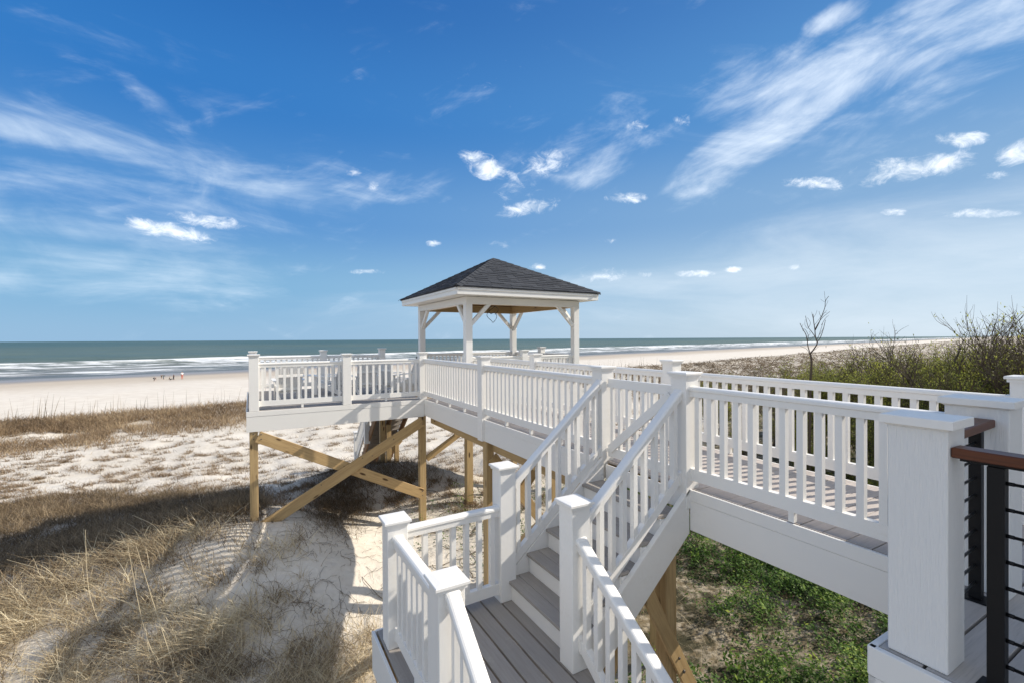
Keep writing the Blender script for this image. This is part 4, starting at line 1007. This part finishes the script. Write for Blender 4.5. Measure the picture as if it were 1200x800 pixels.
# creeping stems on bare sand, and tall seed stalks in front
def strands(name, label, starts, lens, rad, m, flat=True, seed=1, cat='grass'):
    r_ = random.Random(seed); V, F_ = [], []
    for (x, y), L in zip(starts, lens):
        a = r_.uniform(0, 6.28); n_ = 7; pts = []
        for j in range(n_+1):
            pts.append(Vector((x, y, H1(x, y)+(.006 if flat else 0)+r_.uniform(0, .03)*(1 if 0 < j < n_ else 0)))); a += r_.uniform(-.5, .5); x += math.cos(a)*L/n_; y += math.sin(a)*L/n_
        b = len(V)
        for i, p in enumerate(pts):
            q_ = pts[min(i+1, n_)]-pts[max(i-1, 0)]; sd_ = q_.cross(Vector((0, 0, 1))).normalized()*rad*(1-.6*i/n_)
            V += [p-sd_, p+Vector((0, 0, rad*1.3)), p+sd_]
        for i in range(n_):
            for k in range(2): F_.append((b+i*3+k, b+i*3+k+1, b+i*3+3+k+1, b+i*3+3+k))
    me = mesh(name, V, F_, m); at = me.attributes.new('shade', 'FLOAT', 'POINT'); at.data.foreach_set('value', np.random.default_rng(seed).uniform(.1, .7, len(V)).astype(np.float32))
    o = bpy.data.objects.new(name, me); C.objects.link(o); o['kind'] = 'stuff'; tag(o, label, cat)
st = []; r_ = random.Random(5)
while len(st) < 330:
    px, py = r_.gauss(375, 75), r_.gauss(690, 70)
    if py < 600 or py > 830 or px < 150 or px > 640: continue
    q_ = hit(px, py, 2, -2.7); st.append((q_[0], q_[1]))
strands('creeping_stems', 'thin brown creeping stems lying on the bare sand of the near dune', st, [r_.uniform(.10, .50) for _ in st], .0030, BRN)
st = []
while len(st) < 60:
    px, py = r_.uniform(450, 600), r_.uniform(585, 700); q_ = hit(px, py, 2, -2.8); st.append((q_[0], q_[1]))
strands('drift_twigs', 'dark twigs and roots lying on the sand below the landing', st, [r_.uniform(.2, 1.0) for _ in st], .008, BRN, seed=8, cat='twigs')
V = []; 
tall = [((210, 800), (178, 700), (160, 640)), ((197, 800), (170, 740), (150, 640)), ((120, 740), (104, 690), (100, 620)), ((108, 660), (100, 640), (98, 618)), ((288, 770), (240, 740), (200, 727)), ((85, 700), (60, 672), (8, 655)), ((195, 635), (180, 615), (155, 603)), ((152, 650), (145, 632), (142, 625)),
        ((345, 765), (343, 745), (342, 730)), ((60, 705), (40, 690), (25, 682)), ((240, 603), (236, 590), (233, 578)), ((150, 650), (148, 636), (135, 626)), ((170, 735), (163, 725), (158, 715)), ((180, 795), (174, 760), (170, 730))]
tv, tf = [], []
for k, tri in enumerate(tall):
    g_ = hit(tri[0][0], tri[0][1], 2, -2.7)
    for _ in range(5): g_ = hit(tri[0][0], tri[0][1], 2, H1(g_[0], g_[1]))
    dpt = g_[0]*AF[0]+g_[1]*AF[1]
    pts = [Vector(g_)]+[Vector((*(np.array([0, 0, EYE])+ray(*q2)*(dpt+.2*(i+1))),)) for i, q2 in enumerate(tri[1:])]
    sp = smooth(pts, 5); me_ = tube_me('stalk', sp, [.0048*(1-.6*i/len(sp)) for i in range(len(sp))], DRY, 4)
    b = len(tv); tv += [tuple(v.co) for v in me_.vertices]; tf += [tuple(b+i for i in p_.vertices) for p_ in me_.polygons]
me = mesh('tall_stalks', tv, tf, DRY); at = me.attributes.new('shade', 'FLOAT', 'POINT'); at.data.foreach_set('value', np.full(len(tv), .85, np.float32))
o = bpy.data.objects.new('tall_stalks', me); C.objects.link(o); o['kind'] = 'stuff'; tag(o, 'long pale seed stalks arching over the near dune grass', 'grass')

# green cover on the right, below the boardwalk
def leaves(name, label, P, size, m, shade, cat='ground cover', kind='stuff', parent=None, upr=.6):
    N = len(P); a = rng.uniform(0, 2*np.pi, N); tl = rng.uniform(-.2, 1.2, N)*upr
    d = np.stack([np.cos(a)*np.cos(tl), np.sin(a)*np.cos(tl), np.sin(tl)], -1); s = np.stack([-np.sin(a), np.cos(a), rng.uniform(-.5, .5, N)], -1)
    L = size[:, None]; V = np.stack([P, P+d*L*.5+s*L*.24, P+d*L, P+d*L*.5-s*L*.24], 1).reshape(-1, 3)
    me = grid_mesh(name, V, np.arange(4*N).reshape(-1, 4), False)
    at = me.attributes.new('shade', 'FLOAT', 'POINT'); at.data.foreach_set('value', np.repeat(np.clip(shade, 0, 1), 4).astype(np.float32)); me.materials.append(m)
    if parent is None and label is None: return me
    o = bpy.data.objects.new(name, me); link(o, parent)
    if parent is None: o['kind'] = kind; tag(o, label, cat)
    return o
B = scatter_world(70000, 2.2, 12, 0, 10.5, lambda c: c[7]); print('green', len(B))
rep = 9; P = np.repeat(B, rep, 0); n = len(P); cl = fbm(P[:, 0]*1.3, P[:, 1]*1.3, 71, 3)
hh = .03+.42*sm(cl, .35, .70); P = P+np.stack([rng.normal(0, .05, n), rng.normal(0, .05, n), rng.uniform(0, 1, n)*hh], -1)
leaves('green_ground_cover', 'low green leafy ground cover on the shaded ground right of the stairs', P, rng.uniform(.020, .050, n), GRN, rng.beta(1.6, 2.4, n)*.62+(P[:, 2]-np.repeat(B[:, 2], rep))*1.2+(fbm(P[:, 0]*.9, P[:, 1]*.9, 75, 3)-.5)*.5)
P = scatter_world(36000, 2.2, 16, -1, 15, lambda c: np.clip(c[6]*(1-c[7]*.8), 0, 1)*.7); n = len(P); 
blades('ground_litter', 'dry brown stalks and litter among the green ground cover', P, rng.uniform(.06, .30, n), rng.uniform(.004, .009, n), rng.uniform(.3, 1.4, n), rng.uniform(.1, .8, n), DRY, 2, None, rng.beta(2, 2.6, n))

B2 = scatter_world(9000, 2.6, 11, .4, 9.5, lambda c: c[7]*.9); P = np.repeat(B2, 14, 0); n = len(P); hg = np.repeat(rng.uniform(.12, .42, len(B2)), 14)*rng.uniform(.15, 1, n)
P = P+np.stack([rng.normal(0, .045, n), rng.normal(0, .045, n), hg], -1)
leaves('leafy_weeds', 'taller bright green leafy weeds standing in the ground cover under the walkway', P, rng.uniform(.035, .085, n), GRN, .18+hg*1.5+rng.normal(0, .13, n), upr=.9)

# shrubs: trunk with limbs and a ragged crown of small leaves
def shrub_mesh(seed, leafy=1.0, bare=.0):
    r_ = random.Random(seed); wood_v, wood_f, tips = [], [], []
    def seg(a, b, r0, r1):
        d = (b-a).normalized(); p = d.orthogonal().normalized(); q_ = d.cross(p); k0 = len(wood_v)
        for c, r in ((a, r0), (b, r1)):
            for k in range(3):
                an = 2.094*k; wood_v.append(c+(p*math.cos(an)+q_*math.sin(an))*r)
        for k in range(3): wood_f.append((k0+k, k0+(k+1) % 3, k0+3+(k+1) % 3, k0+3+k))
    def grow(p, d, L, r, lvl):
        n = 4
        for i in range(n):
            d = (d+Vector((r_.gauss(0, .16), r_.gauss(0, .16), r_.gauss(.05, .08)))).normalized(); q_ = p+d*L/n
            seg(p, q_, r*(1-.16*i), r*(1-.16*(i+1)))
            if lvl < 3 and (lvl > 0 or i > 0):
                for _ in range(2 if lvl else r_.choice((1, 2))):
                    s = Vector((r_.gauss(0, 1), r_.gauss(0, 1), r_.gauss(.2, .5))).normalized(); nd = (d*1.0+s*.75).normalized()
                    grow(q_, nd, L*r_.uniform(.42, .68), r*.5, lvl+1)
            if lvl >= 2: tips.append((q_.copy(), d.copy()))
            p = q_
    for k in range(r_.choice((4, 5))):
        a = r_.uniform(0, 6.28); grow(Vector((math.cos(a)*.03, math.sin(a)*.03, -.03)), Vector((math.cos(a)*.45, math.sin(a)*.45, 1)).normalized(), .62, .014, 0)
    zmax = max(v.z for v in wood_v); s = 1.0/zmax
    wood = mesh('limbs', [v*s for v in wood_v], wood_f, BARK)
    T_ = np.array([[*(p*s), *d] for p, d in tips if p.z*s > .10 and r_.random() > bare])
    P = np.repeat(T_, int(7*leafy), 0); n = len(P)
    base = P[:, :3]+P[:, 3:]*rng.uniform(-.05, .03, n)[:, None]+rng.normal(0, .012, (n, 3))
    cl = fbm(base[:, 0]*9, base[:, 2]*9+base[:, 1]*5, seed, 3)
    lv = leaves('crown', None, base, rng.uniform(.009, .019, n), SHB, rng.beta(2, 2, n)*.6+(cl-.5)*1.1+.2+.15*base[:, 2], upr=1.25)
    return wood, lv
KINDS = [shrub_mesh(11, 1.0, .15), shrub_mesh(12, .9, .15), shrub_mesh(13, .9, .2), shrub_mesh(14, .8, .35), shrub_mesh(15, .3, .8), shrub_mesh(16, .9, .25)]
def shrub(px, depth, topy, kind, label, grp='shrubs in the thicket right of the boardwalk', wid=1.0, rot=0.0):
    d = ray(px, 400); x, y = d[0]*depth, d[1]*depth; g_ = H1(x, y); top = EYE-(topy-396)/F_PX*depth
    hgt = max(top-g_, .4)
    t = thing('shrub', label, 'shrub', (x, y, g_), rot, grp); t.scale = (hgt*wid, hgt*wid, hgt)
    w, l = KINDS[kind]; obj('trunk', w, None, t); obj('crown', l, None, t); return t
G1 = 'tangled olive green shrub in the dense thicket right of the boardwalk'
G2 = 'thin brown leafless shrub with twiggy branches among the green thicket'
G3 = 'low bushy green shrub behind the far boardwalk railing'
SH = [(905, 19, 420, 4, 'small brown twiggy shrub just left of the bare sapling'), (1042, 17, 393, 4, 'feathery topped shrub just reaching the horizon right of the bare sapling'),
      (1000, 20, 413, 3, 'olive shrub standing first to the right of the bare sapling'), (1085, 15, 403, 3, 'olive shrub of the back row above the near column cap'), (1122, 14, 404, 0, 'leafy olive shrub above the cap of the second large column'), (1160, 13, 405, 5, 'leafy shrub between the second column and the far right post, reaching the horizon'), (1200, 12.5, 402, 3, 'leafy shrub at the right edge, above the far right post'), (1012, 24, 414, 4, 'brown twiggy shrub beyond the first olive shrub right of the sapling'), (972, 27, 418, 4, 'small distant brown shrub just right of the sapling trunk'),
      (1062, 22, 408, 1, 'distant olive shrub between the feathery shrub and the bare branches'), (1112, 19, 404, 4, 'brown twiggy shrub behind the bare branched shrub'), (1152, 17, 400, 4, 'brown twiggy shrub on the skyline left of the tallest bare twigs'), (1185, 15, 402, 3, 'olive shrub on the skyline beneath the tallest bare twigs'), (935, 20, 424, 4, 'brown twiggy shrub just left of the sapling trunk, above the far railing'), (872, 24, 424, 4, 'leftmost brown twiggy shrub, alone in the brown dune scrub'), (1250, 13, 400, 0, 'tall leafy shrub cut by the right edge of the frame'), (1290, 15, 390, 5, 'leafy shrub wholly past the right edge of the thicket'),
      (1140, 26, 403, 4, 'farthest brown twiggy shrub, below the distant pier'), (1205, 21, 401, 3, 'distant olive shrub at the right edge behind the tall bare twigs'), (955, 22, 430, 3, 'small olive shrub at the foot of the sapling'), (1030, 14, 432, 5, 'bushy green shrub just above the far rail, left of the near column'), (1085, 12.5, 428, 1, 'bushy green shrub of the front row above the near column'), (1132, 11.8, 424, 3, 'bushy green shrub of the front row above the second column'), (1180, 11.2, 420, 1, 'bushy green shrub directly behind the far right post'), (1230, 11, 420, 0, 'bushy green shrub of the front row cut by the right edge'),
      (1108, 12.5, 350, 4, 'bare branched shrub rising above the horizon left of the tallest twigs'), (1188, 11.5, 342, 4, 'tallest bare twigged shrub poking into the sky at the right edge'), (1078, 16, 384, 4, 'brown bare shrub just left of the tall bare branches'),
      (985, 16, 452, 1, 'green shrub showing between balusters right of the sapling'), (930, 14, 478, 3, 'green shrub seen through the balusters left of the sapling line'), (1035, 12.5, 470, 5, 'green shrub showing through the balusters beside the near column'), (975, 12, 512, 0, 'low green shrub behind the middle balusters of the far railing'), (880, 15, 492, 3, 'low green shrub behind the balusters near the gate post'), (1085, 11, 482, 5, 'low green shrub hidden behind the near column and far railing'), (1140, 10.2, 478, 0, 'low green shrub between the two large columns, behind the railing'), (915, 12.5, 540, 1, 'lowest green shrub close behind the left balusters of the far railing'), (1030, 10.4, 538, 3, 'lowest green shrub close behind the right balusters of the far railing'), (840, 20, 445, 4, 'brown twiggy shrub beyond the railing just right of the gate post')]
SH += [(822, 21, 428, 4, 'brown twiggy shrub right above the cap of the right gate post'), (858, 18, 432, 3, 'low olive brown shrub in the dune scrub, left of the small green shrub'), (893, 15, 430, 4, 'brown twiggy shrub in front of the small green shrub, left of the sapling'),
       (925, 17, 418, 3, 'olive brown shrub just left of the sapling crown'), (968, 15.5, 426, 3, 'olive brown shrub close to the right of the sapling trunk'), (1018, 15, 420, 4, 'brown twiggy shrub in front of the first olive shrub right of the sapling')]
SH += [(1150, 10.8, 368, 4, 'bare branched shrub between the two highest bare crowns'), (1222, 13, 356, 4, 'bare twigged shrub cut by the right edge of the frame')]
for i, (px, dp_, ty, kd, lb) in enumerate(SH):
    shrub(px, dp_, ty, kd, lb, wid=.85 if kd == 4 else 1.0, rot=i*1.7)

# the bare sapling
bx_, by_ = 12.0, 6.26; bd = bx_*AF[0]+by_*AF[1]
def sp(zx, zy, off=0.0):
    px, py = 900+zx/7.273, 340+zy/7.273; return Vector((*(np.array([0, 0, EYE])+ray(px, py)*(bd+off)),))
root = sp(362, 760); gz_ = H1(root.x, root.y)
sap = thing('bare_sapling', 'bare leafless sapling with forked crown rising against the horizon', 'tree', (root.x, root.y, gz_))
org = Vector((root.x, root.y, gz_))
def limb(name, zp, r0, r1, off=.0, prt=None):
    pts = [sp(*q_, off*i/len(zp)) for i, q_ in enumerate(zp)]; pts = smooth(pts, 3)
    if name == 'trunk': pts = [Vector((root.x+.1, root.y, gz_-.1)), Vector((root.x-.05, root.y, gz_+1.2))]+pts
    n = len(pts); return obj(name, tube_me(name, [p-org for p in pts], [r0+(r1-r0)*i/(n-1) for i in range(n)], BARK, 5), None, sap)
limb('trunk', [(362, 760), (372, 640), (366, 560), (360, 540)], .032, .020)
br = [([(395, 300), (425, 262), (470, 205), (500, 190)], .005, .002, .1), ([(385, 240), (410, 200), (418, 170)], .004, .002, 0), ([(340, 330), (315, 300), (318, 250)], .005, .002, .1), ([(460, 230), (480, 195), (505, 170)], .004, .002, 0), ([(480, 160), (500, 120), (512, 90)], .004, .002, 0), ([(300, 350), (290, 315), (300, 290)], .004, .002, .1), ([(440, 380), (470, 330), (480, 290)], .005, .002, .1), ([(335, 440), (372, 415), (395, 395)], .005, .002, .1), ([(360, 540), (395, 495), (420, 450), (405, 400), (400, 340), (390, 270), (383, 205)], .020, .006, .1), ([(402, 345), (430, 290), (455, 230), (485, 150), (490, 95), (518, 52)], .013, .004, -.2),
      ([(360, 540), (342, 480), (335, 430), (322, 375), (295, 330), (273, 282)], .016, .005, .3), ([(404, 400), (372, 355), (345, 320), (330, 270), (320, 220)], .011, .004, .2),
      ([(420, 445), (448, 400), (470, 340), (490, 255)], .011, .004, -.3), ([(400, 335), (430, 280), (470, 230), (528, 183)], .009, .003, -.1), ([(415, 430), (440, 370), (466, 285)], .008, .003, .2),
      ([(335, 430), (345, 390), (320, 340), (300, 330)], .008, .003, .1), ([(390, 270), (378, 215), (372, 188)], .006, .002, .1), ([(455, 232), (440, 205), (435, 180)], .006, .002, 0),
      ([(490, 95), (485, 60), (480, 10)], .005, .002, 0), ([(490, 100), (468, 95), (450, 78)], .004, .002, 0), ([(345, 320), (362, 280), (335, 235)], .006, .002, 0), ([(455, 300), (490, 240), (520, 215)], .006, .002, .1),
      ([(366, 520), (400, 505), (430, 480)], .006, .002, .1), ([(355, 545), (330, 500), (275, 475)], .007, .003, .1), ([(405, 400), (375, 400), (340, 425)], .006, .002, .1), ([(330, 400), (360, 370), (350, 350)], .005, .002, .1)]
for zp, a, b, off in br: limb('branch', zp, a*.85, b*1.4, off)
print('objects', len(bpy.data.objects), 'script done')
